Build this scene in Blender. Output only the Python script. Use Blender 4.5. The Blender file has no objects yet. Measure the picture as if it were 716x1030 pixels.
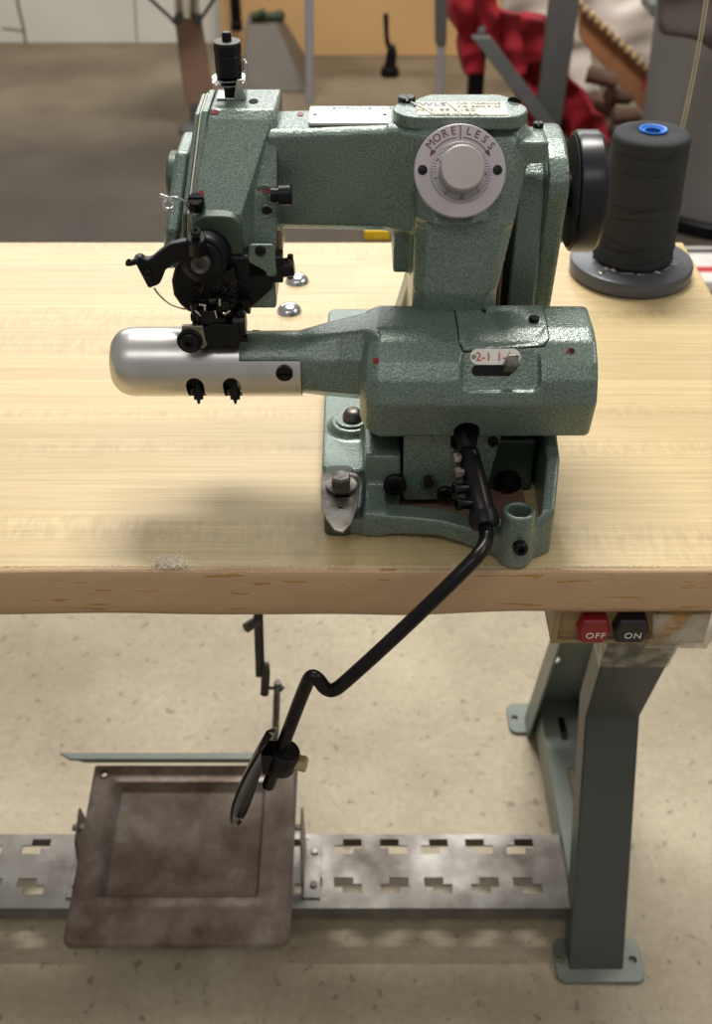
import bpy, bmesh, math, random
from mathutils import Vector, Matrix, noise
from mathutils.bvhtree import BVHTree
random.seed(4)
C = bpy.context.scene.collection
PI = math.pi
T = 0.76                      # table top height
CAM = Vector((0, -.5345, 1.2266)); PITCH = math.radians(38); F = 1100.0

# ------------------------------------------------------------------ measuring helpers
def ray(px, py):
    u = (px-358)/F; v = (515-py)/F
    return Vector((u, math.cos(PITCH)+v*math.sin(PITCH), -math.sin(PITCH)+v*math.cos(PITCH)))
def PY(px, py, Y):
    d = ray(px, py); return CAM + d*((Y-CAM.y)/d.y)
def PZ(px, py, Z):
    d = ray(px, py); return CAM + d*((Z-CAM.z)/d.z)
def hit(o, px, py):
    """point and outward normal where a measured sight line meets a real surface"""
    me = o.data
    t = BVHTree.FromPolygons([v.co[:] for v in me.vertices], [p.vertices[:] for p in me.polygons])
    loc, nor, i, d = t.ray_cast(CAM, ray(px, py).normalized())
    if loc is None:
        q = min((v.co for v in me.vertices), key=lambda c: (c-CAM-ray(px, py).normalized()*((c-CAM).dot(ray(px, py).normalized()))).length)
        loc, nor, i, d = t.find_nearest(q); print('MISS', o.name, px, py)
    return loc, nor

# ------------------------------------------------------------------ materials
def nm(name):
    m = bpy.data.materials.new(name); m.use_nodes = True
    return m, m.node_tree.nodes, m.node_tree.links, m.node_tree.nodes['Principled BSDF']
def lin(c):
    return tuple(((x/255)/12.92 if x/255 <= .04045 else ((x/255+.055)/1.055)**2.4) for x in c)+(1,)
def simple(name, col, rough=.5, metal=0, bump=0, bscale=200, var=.12, vscale=30, coat=0, spec=.5, trans=0, alpha=1):
    m, N, L, P = nm(name)
    tc = N.new('ShaderNodeTexCoord')
    n = N.new('ShaderNodeTexNoise'); n.inputs['Scale'].default_value = vscale; n.inputs['Detail'].default_value = 5
    L.new(tc.outputs['Object'], n.inputs['Vector'])
    r = N.new('ShaderNodeMapRange'); r.inputs[3].default_value = 1-var; r.inputs[4].default_value = 1+var
    r.inputs[1].default_value = .3; r.inputs[2].default_value = .7
    L.new(n.outputs[0], r.inputs[0])
    mx = N.new('ShaderNodeVectorMath'); mx.operation = 'SCALE'
    mx.inputs[0].default_value = lin(col)[:3]; L.new(r.outputs[0], mx.inputs['Scale'])
    L.new(mx.outputs[0], P.inputs['Base Color'])
    P.inputs['Roughness'].default_value = rough; P.inputs['Metallic'].default_value = metal
    P.inputs['Coat Weight'].default_value = coat; P.inputs['Coat Roughness'].default_value = .15
    P.inputs['Specular IOR Level'].default_value = spec
    P.inputs['Transmission Weight'].default_value = trans; P.inputs['Alpha'].default_value = alpha
    if bump:
        b = N.new('ShaderNodeTexNoise'); b.inputs['Scale'].default_value = bscale; b.inputs['Detail'].default_value = 3
        L.new(tc.outputs['Object'], b.inputs['Vector'])
        bp = N.new('ShaderNodeBump'); bp.inputs['Strength'].default_value = bump; bp.inputs['Distance'].default_value = .001
        L.new(b.outputs[0], bp.inputs['Height']); L.new(bp.outputs[0], P.inputs['Normal'])
    return m

def hammer_green(name, c1, c2):
    m, N, L, P = nm(name)
    tc = N.new('ShaderNodeTexCoord')
    n = N.new('ShaderNodeTexNoise'); n.inputs['Scale'].default_value = 1000; n.inputs['Detail'].default_value = 3
    n2 = N.new('ShaderNodeTexNoise'); n2.inputs['Scale'].default_value = 22; n2.inputs['Detail'].default_value = 4
    for x in (n, n2): L.new(tc.outputs['Object'], x.inputs['Vector'])
    cr = N.new('ShaderNodeValToRGB'); cr.color_ramp.elements[0].position = .38; cr.color_ramp.elements[1].position = .60
    cr.color_ramp.elements[0].color = lin(c1); cr.color_ramp.elements[1].color = lin(c2)
    L.new(n.outputs[0], cr.inputs[0])
    mr = N.new('ShaderNodeMapRange'); mr.inputs[1].default_value = .3; mr.inputs[2].default_value = .7
    mr.inputs[3].default_value = .88; mr.inputs[4].default_value = 1.1; L.new(n2.outputs[0], mr.inputs[0])
    mx = N.new('ShaderNodeVectorMath'); mx.operation = 'SCALE'
    L.new(cr.outputs[0], mx.inputs[0]); L.new(mr.outputs[0], mx.inputs['Scale'])
    L.new(mx.outputs[0], P.inputs['Base Color'])
    P.inputs['Roughness'].default_value = .36; P.inputs['Metallic'].default_value = .3
    P.inputs['Coat Weight'].default_value = .5; P.inputs['Coat Roughness'].default_value = .2
    bp = N.new('ShaderNodeBump'); bp.inputs['Strength'].default_value = .38; bp.inputs['Distance'].default_value = .0009
    b = N.new('ShaderNodeTexNoise'); b.inputs['Scale'].default_value = 560; b.inputs['Detail'].default_value = 2
    L.new(tc.outputs['Object'], b.inputs['Vector'])
    L.new(b.outputs[0], bp.inputs['Height']); L.new(bp.outputs[0], P.inputs['Normal'])
    L.new(bp.outputs[0], P.inputs['Coat Normal'])
    return m

def wood_top():
    m, N, L, P = nm('laminated_maple')
    tc = N.new('ShaderNodeTexCoord'); mp = N.new('ShaderNodeMapping')
    mp.inputs['Scale'].default_value = (4, 210, 40); mp.inputs['Rotation'].default_value = (0, 0, .02); L.new(tc.outputs['Object'], mp.inputs[0])
    n = N.new('ShaderNodeTexNoise'); n.inputs['Scale'].default_value = 1.6; n.inputs['Detail'].default_value = 10; n.inputs['Roughness'].default_value = .78
    L.new(mp.outputs[0], n.inputs['Vector'])
    cr = N.new('ShaderNodeValToRGB'); e = cr.color_ramp.elements
    e[0].position = .3; e[0].color = lin((176, 152, 106)); e[1].position = .72; e[1].color = lin((214, 193, 148))
    k = e.new(.5); k.color = lin((196, 173, 127)); L.new(n.outputs[0], cr.inputs[0])
    # broad strips of slightly different lamellae along the table's depth
    sp = N.new('ShaderNodeSeparateXYZ'); L.new(tc.outputs['Object'], sp.inputs[0])
    ml = N.new('ShaderNodeMath'); ml.operation = 'MULTIPLY'; ml.inputs[1].default_value = 46
    L.new(sp.outputs[1], ml.inputs[0]); fl = N.new('ShaderNodeMath'); fl.operation = 'FLOOR'; L.new(ml.outputs[0], fl.inputs[0])
    # staggered joints
    mlx = N.new('ShaderNodeMath'); mlx.operation = 'MULTIPLY_ADD'; mlx.inputs[1].default_value = 1.7
    L.new(sp.outputs[0], mlx.inputs[0]); L.new(fl.outputs[0], mlx.inputs[2])
    fx = N.new('ShaderNodeMath'); fx.operation = 'FLOOR'; L.new(mlx.outputs[0], fx.inputs[0])
    cb = N.new('ShaderNodeCombineXYZ'); L.new(fl.outputs[0], cb.inputs[0]); L.new(fx.outputs[0], cb.inputs[1])
    wn = N.new('ShaderNodeTexWhiteNoise'); L.new(cb.outputs[0], wn.inputs['Vector'])
    mr = N.new('ShaderNodeMapRange'); mr.inputs[3].default_value = .93; mr.inputs[4].default_value = 1.05
    L.new(wn.outputs[0], mr.inputs[0])
    # cross figure (short ripple marks) inside some bands
    mp2 = N.new('ShaderNodeMapping'); mp2.inputs['Scale'].default_value = (240, 60, 1); mp2.inputs['Rotation'].default_value = (0, 0, .18)
    L.new(tc.outputs['Object'], mp2.inputs[0])
    rp = N.new('ShaderNodeTexNoise'); rp.inputs['Scale'].default_value = 1; rp.inputs['Detail'].default_value = 2; L.new(mp2.outputs[0], rp.inputs['Vector'])
    mp3 = N.new('ShaderNodeMapping'); mp3.inputs['Scale'].default_value = (1.5, 34, 1); L.new(tc.outputs['Object'], mp3.inputs[0])
    bn = N.new('ShaderNodeTexNoise'); bn.inputs['Scale'].default_value = 1; bn.inputs['Detail'].default_value = 1; L.new(mp3.outputs[0], bn.inputs['Vector'])
    bm_ = N.new('ShaderNodeMapRange'); bm_.inputs[1].default_value = .52; bm_.inputs[2].default_value = .66; L.new(bn.outputs[0], bm_.inputs[0])
    rr = N.new('ShaderNodeMapRange'); rr.inputs[1].default_value = .35; rr.inputs[2].default_value = .65; rr.inputs[3].default_value = -.13; rr.inputs[4].default_value = .04
    L.new(rp.outputs[0], rr.inputs[0])
    rm = N.new('ShaderNodeMath'); rm.operation = 'MULTIPLY_ADD'; L.new(rr.outputs[0], rm.inputs[0]); L.new(bm_.outputs[0], rm.inputs[1]); L.new(mr.outputs[0], rm.inputs[2])
    mx = N.new('ShaderNodeVectorMath'); mx.operation = 'SCALE'; L.new(cr.outputs[0], mx.inputs[0]); L.new(rm.outputs[0], mx.inputs['Scale'])
    L.new(mx.outputs[0], P.inputs['Base Color'])
    P.inputs['Roughness'].default_value = .4; P.inputs['Coat Weight'].default_value = .25; P.inputs['Coat Roughness'].default_value = .35
    bp = N.new('ShaderNodeBump'); bp.inputs['Strength'].default_value = .08; bp.inputs['Distance'].default_value = .001
    L.new(n.outputs[0], bp.inputs['Height']); L.new(bp.outputs[0], P.inputs['Normal'])
    return m

def wood_edge():
    m, N, L, P = nm('worn_edge_band')
    tc = N.new('ShaderNodeTexCoord'); mp = N.new('ShaderNodeMapping')
    mp.inputs['Scale'].default_value = (20, 40, 260); L.new(tc.outputs['Object'], mp.inputs[0])
    n = N.new('ShaderNodeTexNoise'); n.inputs['Scale'].default_value = 1.0; n.inputs['Detail'].default_value = 4; n.inputs['Roughness'].default_value = .6
    L.new(mp.outputs[0], n.inputs['Vector'])
    cr = N.new('ShaderNodeValToRGB'); e = cr.color_ramp.elements
    e[0].position = .54; e[0].color = lin((188, 156, 120)); e[1].position = .63; e[1].color = lin((166, 122, 58))
    k = e.new(.60); k.color = lin((196, 165, 124))
    L.new(n.outputs[0], cr.inputs[0])
    n2 = N.new('ShaderNodeTexNoise'); n2.inputs['Scale'].default_value = 9; n2.inputs['Detail'].default_value = 5
    L.new(tc.outputs['Object'], n2.inputs['Vector'])
    mr = N.new('ShaderNodeMapRange'); mr.inputs[3].default_value = .82; mr.inputs[4].default_value = 1.16
    L.new(n2.outputs[0], mr.inputs[0])
    mx = N.new('ShaderNodeVectorMath'); mx.operation = 'SCALE'; L.new(cr.outputs[0], mx.inputs[0]); L.new(mr.outputs[0], mx.inputs['Scale'])
    L.new(mx.outputs[0], P.inputs['Base Color']); P.inputs['Roughness'].default_value = .38
    P.inputs['Coat Weight'].default_value = .2
    return m

def concrete():
    m, N, L, P = nm('stained_concrete')
    tc = N.new('ShaderNodeTexCoord')
    def noi(s, d, r=.5):
        n = N.new('ShaderNodeTexNoise'); n.inputs['Scale'].default_value = s; n.inputs['Detail'].default_value = d; n.inputs['Roughness'].default_value = r
        L.new(tc.outputs['Object'], n.inputs['Vector']); return n
    a = noi(2.2, 6, .6); cr = N.new('ShaderNodeValToRGB'); e = cr.color_ramp.elements
    e[0].position = .35; e[0].color = lin((146, 134, 112)); e[1].position = .65; e[1].color = lin((184, 173, 149)); L.new(a.outputs[0], cr.inputs[0])
    b = noi(60, 3); r1 = N.new('ShaderNodeMapRange'); r1.inputs[1].default_value = .30; r1.inputs[2].default_value = .37
    r1.inputs[3].default_value = .6; r1.inputs[4].default_value = 1; L.new(b.outputs[0], r1.inputs[0])
    c = noi(90, 6, .7); r2 = N.new('ShaderNodeMapRange'); r2.inputs[1].default_value = .3; r2.inputs[2].default_value = .7
    r2.inputs[3].default_value = .86; r2.inputs[4].default_value = 1.12; L.new(c.outputs[0], r2.inputs[0])
    mm = N.new('ShaderNodeMath'); mm.operation = 'MULTIPLY'; L.new(r1.outputs[0], mm.inputs[0]); L.new(r2.outputs[0], mm.inputs[1])
    # the floor behind the table is coloured darker, paler again towards the wall
    sp = N.new('ShaderNodeSeparateXYZ'); L.new(tc.outputs['Object'], sp.inputs[0])
    w = noi(1.5, 3); wa = N.new('ShaderNodeMath'); wa.operation = 'MULTIPLY_ADD'; wa.inputs[1].default_value = .25
    L.new(w.outputs[0], wa.inputs[0]); L.new(sp.outputs[1], wa.inputs[2])
    dr = N.new('ShaderNodeValToRGB'); de = dr.color_ramp.elements
    de[0].position = .36; de[0].color = (1, 1, 1, 1); de[1].position = .40; de[1].color = lin((94, 88, 90))
    k = de.new(.60); k.color = lin((118, 112, 112)); k = de.new(.70); k.color = lin((186, 178, 168))
    dv = N.new('ShaderNodeMath'); dv.operation = 'DIVIDE'; dv.inputs[1].default_value = 5
    L.new(wa.outputs[0], dv.inputs[0]); L.new(dv.outputs[0], dr.inputs[0])
    mx = N.new('ShaderNodeVectorMath'); mx.operation = 'SCALE'; L.new(cr.outputs[0], mx.inputs[0]); L.new(mm.outputs[0], mx.inputs['Scale'])
    m2 = N.new('ShaderNodeVectorMath'); m2.operation = 'MULTIPLY'; L.new(mx.outputs[0], m2.inputs[0]); L.new(dr.outputs[0], m2.inputs[1])
    L.new(m2.outputs[0], P.inputs['Base Color']); P.inputs['Roughness'].default_value = .62
    bp = N.new('ShaderNodeBump'); bp.inputs['Strength'].default_value = .25; bp.inputs['Distance'].default_value = .002
    L.new(c.outputs[0], bp.inputs['Height']); L.new(bp.outputs[0], P.inputs['Normal'])
    return m

def rusty_steel(name, cols, scale, rough=.38, metal=.7):
    m, N, L, P = nm(name)
    tc = N.new('ShaderNodeTexCoord')
    n = N.new('ShaderNodeTexNoise'); n.inputs['Scale'].default_value = scale; n.inputs['Detail'].default_value = 7; n.inputs['Roughness'].default_value = .62
    n.inputs['Distortion'].default_value = 0
    L.new(tc.outputs['Object'], n.inputs['Vector'])
    cr = N.new('ShaderNodeValToRGB'); e = cr.color_ramp.elements
    e[0].position = .34; e[0].color = lin(cols[0]); e[1].position = .68; e[1].color = lin(cols[-1])
    for i, c in enumerate(cols[1:-1]):
        k = e.new(.34+.34*(i+1)/(len(cols)-1)); k.color = lin(c)
    L.new(n.outputs[0], cr.inputs[0]); L.new(cr.outputs[0], P.inputs['Base Color'])
    mr = N.new('ShaderNodeMapRange'); mr.inputs[1].default_value = .35; mr.inputs[2].default_value = .65; mr.inputs[3].default_value = rough+.2; mr.inputs[4].default_value = rough
    L.new(n.outputs[0], mr.inputs[0]); L.new(mr.outputs[0], P.inputs['Roughness'])
    P.inputs['Metallic'].default_value = metal
    b = N.new('ShaderNodeTexNoise'); b.inputs['Scale'].default_value = 180; b.inputs['Detail'].default_value = 4
    L.new(tc.outputs['Object'], b.inputs['Vector'])
    bp = N.new('ShaderNodeBump'); bp.inputs['Strength'].default_value = .15; bp.inputs['Distance'].default_value = .001
    L.new(b.outputs[0], bp.inputs['Height']); L.new(bp.outputs[0], P.inputs['Normal'])
    return m

M = {}
M['green'] = hammer_green('hammered_green_paint', (80, 98, 88), (118, 134, 123))
M['green_dark'] = simple('smooth_green_paint', (58, 74, 60), .4, .1, .15, 300, .1)
M['black'] = simple('blackened_steel', (22, 22, 24), .38, .6, .1, 300, .3, 60)
M['black_oily'] = simple('oily_black_steel', (20, 19, 19), .34, .5, .7, 260, .5, 90)
M['rod'] = simple('polished_dark_rod', (34, 31, 32), .3, .7, .1, 400, .25, 60)
M['hole'] = simple('dark_recess', (9, 9, 9), .9)
M['alu'] = simple('brushed_aluminium', (205, 203, 200), .34, 1, .05, 200, .06, 60)
M['chrome'] = simple('chrome_plate', (205, 205, 205), .18, 1, 0, 10, .06, 80)
M['steel'] = rusty_steel('tarnished_steel', [(96, 90, 82), (138, 132, 123), (178, 173, 165)], 60, .28, .95)
M['brass'] = simple('zinc_yellow_bolt', (186, 168, 132), .35, .8)
M['dial'] = simple('satin_dial_metal', (172, 164, 167), .42, .35, .03, 300, .03, 50)
M['dial2'] = simple('graduated_ring_metal', (172, 168, 170), .4, .4, .05, 500, .05, 80)
M['knob'] = simple('satin_knob_metal', (170, 162, 158), .4, .4, .03, 300, .03, 50)
M['ink'] = simple('dark_red_ink', (96, 48, 50), .6)
M['tick'] = simple('engraved_grey', (96, 92, 94), .6)
M['red_paint'] = simple('red_enamel', (120, 22, 24), .4, 0, 0, 1, .3, 500)
M['red_text'] = simple('red_print', (190, 60, 62), .5)
M['white'] = simple('white_enamel', (226, 224, 216), .3, 0, 0, 1, .03)
M['name_plate'] = simple('pale_plate_metal', (214, 220, 212), .35, .3, 0, 1, .03)
M['sticker'] = simple('cream_label_paper', (218, 212, 190), .6, 0, 0, 1, .04, 90)
M['grey_print'] = simple('grey_print', (128, 134, 132), .6)
M['blue_print'] = simple('blue_print', (96, 112, 150), .6)
M['wood'] = wood_top(); M['edge'] = wood_edge(); M['floor'] = concrete()
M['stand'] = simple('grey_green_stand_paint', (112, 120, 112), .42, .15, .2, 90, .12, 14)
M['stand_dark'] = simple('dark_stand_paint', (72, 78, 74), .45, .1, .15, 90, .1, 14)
M['rail'] = rusty_steel('worn_zinc_rail', [(82, 76, 70), (116, 113, 108), (140, 139, 134)], 8, .38, .7)
M['pedal'] = rusty_steel('rubbed_rusty_iron', [(84, 70, 60), (108, 95, 86), (128, 119, 112), (156, 150, 146)], 15, .33, .5)
M['linkage'] = simple('dull_linkage_steel', (80, 80, 74), .5, .6, .1, 100, .15)
M['box'] = simple('tan_switch_case', (150, 124, 84), .5, 0, .05, 200, .06, 20)
M['btn_red'] = simple('red_button_plastic', (138, 22, 32), .35, 0, 0, 1, .06)
M['btn_black'] = simple('black_button_plastic', (24, 25, 32), .35, 0, 0, 1, .06)
M['amber'] = simple('amber_plastic', (190, 140, 40), .4)
M['thread'] = simple('black_wound_thread', (40, 42, 44), .85, 0, 0, 1, .15, 60)
M['cone_base'] = simple('grey_black_moulding', (84, 86, 92), .33, .1, .05, 200, .1, 20)
M['blue'] = simple('blue_plastic', (40, 110, 200), .35)
M['wheel'] = simple('black_enamel_wheel', (26, 27, 34), .3, .2, .1, 100, .2, 40)
M['wheel_face'] = simple('dusty_cast_iron', (50, 47, 44), .7, .3, .5, 250, .3, 60)
M['wall'] = simple('painted_block_wall', (222, 220, 210), .7, 0, .3, 60, .06, 4)
M['crack'] = simple('crack_dirt', (128, 122, 108), .9)
M['card'] = simple('tan_fibreboard', (196, 156, 104), .75, 0, 0, 1, .05, 3)
M['brown_wrap'] = simple('brown_kraft_wrap', (122, 94, 76), .75, 0, .2, 40, .1, 9)
M['pole'] = simple('pale_steel_pole', (166, 164, 172), .4, .4, 0, 1, .04)
M['grey_leg'] = simple('charcoal_painted_steel', (84, 84, 84), .5, .2, 0, 1, .08)
M['grey_board'] = simple('grey_painted_sheet', (100, 91, 82), .6, 0, 0, 1, .08, 9)
M['tool_green'] = simple('green_tool_rubber', (54, 66, 40), .6, 0, 0, 1, .3, 50)
M['red_cloth'] = simple('red_fleece', (148, 18, 34), .85, 0, .3, 60, .18, 14)
M['pine'] = simple('reddish_pine', (166, 114, 76), .6, 0, .1, 40, .12, 12)
M['crate'] = simple('brown_firewood', (92, 68, 52), .8, 0, .4, 40, .25, 12)
M['rope'] = simple('twisted_rope', (182, 158, 118), .9, 0, .3, 200, .2, 60)
M['sheet'] = simple('white_polythene', (214, 202, 192), .45, 0, .3, 20, .07, 6)
M['bin'] = simple('grey_bin_plastic', (128, 126, 124), .6, 0, .1, 60, .08, 5)
M['dark_cloth'] = simple('dark_grey_cloth', (74, 66, 64), .9, 0, .4, 80, .2, 12)
M['string'] = simple('pale_twine', (190, 180, 150), .6)
M['fluff'] = simple('cotton_fluff', (236, 226, 206), .9)
M['paper'] = simple('printed_paper', (224, 220, 214), .6)
M['yellow'] = simple('yellow_plastic', (220, 180, 30), .5)
def tape_mat():
    m, N, L, P = nm('clear_packing_tape')
    P.inputs['Base Color'].default_value = lin((205, 196, 176)); P.inputs['Roughness'].default_value = .18
    an = N.new('ShaderNodeTexNoise'); an.inputs['Scale'].default_value = 45; an.inputs['Detail'].default_value = 4
    ar = N.new('ShaderNodeMapRange'); ar.inputs[1].default_value = .38; ar.inputs[2].default_value = .66; ar.inputs[3].default_value = .08; ar.inputs[4].default_value = .62
    L.new(an.outputs[0], ar.inputs[0]); L.new(ar.outputs[0], P.inputs['Alpha'])
    P.inputs['Metallic'].default_value = 0; P.inputs['Specular IOR Level'].default_value = .8
    tc = N.new('ShaderNodeTexCoord'); b = N.new('ShaderNodeTexNoise'); b.inputs['Scale'].default_value = 60
    L.new(tc.outputs['Object'], an.inputs['Vector'])
    L.new(tc.outputs['Object'], b.inputs['Vector'])
    bp = N.new('ShaderNodeBump'); bp.inputs['Strength'].default_value = .8; bp.inputs['Distance'].default_value = .004
    L.new(b.outputs[0], bp.inputs['Height']); L.new(bp.outputs[0], P.inputs['Normal'])
    return m
M['tape'] = tape_mat()

# ------------------------------------------------------------------ mesh helpers
def box(bm, x0, x1, y0, y1, z0, z1):
    return hull(bm, [(x, y, z) for x in (x0, x1) for y in (y0, y1) for z in (z0, z1)])
def hull(bm, pts):
    b = bmesh.new()
    for p in pts: b.verts.new(p)
    r = bmesh.ops.convex_hull(b, input=list(b.verts))
    for v in [v for v in b.verts if not v.link_faces]: b.verts.remove(v)
    bmesh.ops.dissolve_limit(b, angle_limit=.01, verts=list(b.verts), edges=list(b.edges))
    bmesh.ops.recalc_face_normals(b, faces=list(b.faces))
    merge(bm, b)
def merge(bm, b):
    me = bpy.data.meshes.new('t'); b.to_mesh(me); b.free(); bm.from_mesh(me); bpy.data.meshes.remove(me)
def frame(d):
    d = Vector(d).normalized(); a = Vector((0, 0, 1)) if abs(d.z) < .9 else Vector((1, 0, 0))
    u = d.cross(a).normalized(); return u, d.cross(u).normalized(), d
def ring(bm, c, u, v, r, n, r2=None):
    r2 = r if r2 is None else r2
    return [bm.verts.new(Vector(c)+u*(r*math.cos(2*PI*i/n))+v*(r2*math.sin(2*PI*i/n))) for i in range(n)]
def skin(bm, rings, cap=True, closed=False):
    n = len(rings[0])
    pairs = list(zip(rings, rings[1:])) + ([(rings[-1], rings[0])] if closed else [])
    for a, b in pairs:
        for i in range(n): bm.faces.new((a[i], a[(i+1) % n], b[(i+1) % n], b[i]))
    if cap and not closed:
        bm.faces.new(rings[0][::-1]); bm.faces.new(rings[-1])
def fix(b): bmesh.ops.recalc_face_normals(b, faces=list(b.faces))
def cyl(bm, p0, p1, r0, r1=None, n=24):
    r1 = r0 if r1 is None else r1
    b = bmesh.new(); p0 = Vector(p0); p1 = Vector(p1); u, v, d = frame(p1-p0)
    skin(b, [ring(b, p0, u, v, r0, n), ring(b, p1, u, v, r1, n)]); fix(b); merge(bm, b)
def lathe(bm, p0, axis, prof, n=32):
    """prof: (distance along axis, radius)"""
    b = bmesh.new(); p0 = Vector(p0); u, v, d = frame(axis)
    skin(b, [ring(b, p0+d*t, u, v, max(r, 1e-5), n) for t, r in prof]); fix(b); merge(bm, b)
def tube(bm, pts, r, n=12, closed=False, smooth=0, rz=None):
    pts = [Vector(p) for p in pts]
    rs = list(r) if isinstance(r, (list, tuple)) else [r]*len(pts)
    for _ in range(smooth):
        q = [pts[0]]; qr = [rs[0]]
        for i, (a, c) in enumerate(zip(pts, pts[1:])):
            q += [a.lerp(c, .25), a.lerp(c, .75)]; qr += [rs[i]*.75+rs[i+1]*.25, rs[i]*.25+rs[i+1]*.75]
        q.append(pts[-1]); qr.append(rs[-1]); pts = q; rs = qr
    b = bmesh.new(); rings = []; u = None
    for i, p in enumerate(pts):
        if closed: d = pts[(i+1) % len(pts)]-pts[i-1]
        else: d = pts[min(i+1, len(pts)-1)]-pts[max(i-1, 0)]
        d.normalize()
        if u is None: u, v, _ = frame(d)
        else: u = (u-d*u.dot(d)).normalized(); v = d.cross(u).normalized()
        rings.append(ring(b, p, u, v, rs[i], n, None if rz is None else rz*rs[i]/rs[0]))
    skin(b, rings, closed=closed); fix(b); merge(bm, b)
def prism(bm, pts, axis, a0, a1):
    """outline (2D) swept along axis 'x','y','z'"""
    def P3(p, a): return {'x': (a, p[0], p[1]), 'y': (p[0], a, p[1]), 'z': (p[0], p[1], a)}[axis]
    b = bmesh.new(); r0 = [b.verts.new(P3(p, a0)) for p in pts]; r1 = [b.verts.new(P3(p, a1)) for p in pts]
    skin(b, [r0, r1]); fix(b); merge(bm, b)
def slab(bm, pts, off):
    """polygon in 3D given thickness along off"""
    b = bmesh.new(); off = Vector(off)
    r0 = [b.verts.new(Vector(p)) for p in pts]; r1 = [b.verts.new(Vector(p)+off) for p in pts]
    skin(b, [r0, r1]); fix(b); merge(bm, b)
def ball(bm, c, r, sc=(1, 1, 1), n=16):
    b = bmesh.new(); bmesh.ops.create_uvsphere(b, u_segments=n, v_segments=max(6, n//2), radius=r)
    for v in b.verts: v.co = Vector((v.co.x*sc[0], v.co.y*sc[1], v.co.z*sc[2]))+Vector(c)
    merge(bm, b)
def rrect(x0, x1, y0, y1, r, n=6):
    out = []
    for cx, cy, a in ((x1-r, y1-r, 0), (x0+r, y1-r, 90), (x0+r, y0+r, 180), (x1-r, y0+r, 270)):
        for i in range(n+1):
            t = math.radians(a+90*i/n); out.append((cx+r*math.cos(t), cy+r*math.sin(t)))
    return out

def world_off(o):
    v = Vector((0, 0, 0))
    while o: v += o.location; o = o.parent
    return v
def obj(name, bm, mat, parent=None, bevel=0, seg=2, ang=35, kind=None, label=None, sub=0):
    me = bpy.data.meshes.new(name)
    bmesh.ops.remove_doubles(bm, verts=list(bm.verts), dist=1e-6)
    bm.to_mesh(me); bm.free()
    for p in me.polygons: p.use_smooth = True
    me.set_sharp_from_angle(angle=math.radians(ang))
    o = bpy.data.objects.new(name, me); C.objects.link(o)
    if isinstance(mat, str): mat = M[mat]
    me.materials.append(mat)
    if parent: o.parent = parent; o.location = -world_off(parent)
    if bevel:
        b = o.modifiers.new('bevel', 'BEVEL'); b.width = bevel; b.segments = seg; b.limit_method = 'ANGLE'; b.angle_limit = math.radians(30)
        b.harden_normals = True
    if sub:
        s = o.modifiers.new('sub', 'SUBSURF'); s.levels = s.render_levels = sub
    if kind: o['kind'] = kind
    if label: o['label'] = label
    return o
def bake(o):
    bpy.context.view_layer.update()
    dg = bpy.context.evaluated_depsgraph_get()
    me = bpy.data.meshes.new_from_object(o.evaluated_get(dg)); me.name = o.name
    o.modifiers.clear(); old = o.data; o.data = me; bpy.data.meshes.remove(old)
    return o
def boolean(o, cutter_bm, op='DIFFERENCE'):
    me = bpy.data.meshes.new('cut'); fix(cutter_bm); cutter_bm.to_mesh(me); cutter_bm.free()
    c = bpy.data.objects.new('cut', me); C.objects.link(c); c.matrix_world = Matrix.Translation(o.location + (world_off(o.parent) if o.parent else Vector()))
    b = o.modifiers.new('b', 'BOOLEAN'); b.operation = op; b.object = c; b.solver = 'EXACT'; b.use_self = True
    n0 = len(o.data.vertices); bake(o); print('BOOL', o.name, n0, len(o.data.vertices)); bpy.data.objects.remove(c); bpy.data.meshes.remove(me)
    for p in o.data.polygons: p.use_smooth = True
    if len(o.data.vertices) < 20000: o.data.set_sharp_from_angle(angle=math.radians(30))
def bev(o, w):
    m = o.modifiers.new('bevel', 'BEVEL'); m.width = w; m.segments = 2; m.limit_method = 'ANGLE'; m.harden_normals = True
def casting(name, bm, mat, parent, voxel=.0015, smooth=6, cut=None, smooth2=2, ang=50):
    o = obj(name, bm, mat, parent)
    m = o.modifiers.new('r', 'REMESH'); m.mode = 'VOXEL'; m.voxel_size = voxel; m.use_smooth_shade = True
    if smooth:
        s = o.modifiers.new('s', 'SMOOTH'); s.factor = .5; s.iterations = smooth
    bake(o)
    if cut is not None:
        boolean(o, cut)
        m = o.modifiers.new('r', 'REMESH'); m.mode = 'VOXEL'; m.voxel_size = voxel; m.use_smooth_shade = True
        if smooth2:
            s = o.modifiers.new('s', 'SMOOTH'); s.factor = .5; s.iterations = smooth2
        bake(o)
    for p in o.data.polygons: p.use_smooth = True
    return o
def thing(name, label, cat, loc=(0, 0, 0), group=None):
    o = bpy.data.objects.new(name, None); C.objects.link(o); o.location = loc; o.empty_display_size = .05
    return tag(o, label, cat, group)
def tag(o, label, cat, group=None):
    o['label'] = label; o['category'] = cat
    if group: o['group'] = group
    return o
def decal(name, base, px, py, r, mat, parent, h=.0006, n=20, sx=1):
    if name == 'oil_mark': r *= .8
    p, nr = hit(base, px, py); bm = bmesh.new()
    u, v, d = frame(nr); b = bmesh.new()
    skin(b, [ring(b, p-d*.001, u, v, r*sx, n, r), ring(b, p+d*h, u, v, r*sx, n, r)]); fix(b); merge(bm, b)
    return obj(name, bm, mat, parent)
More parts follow.
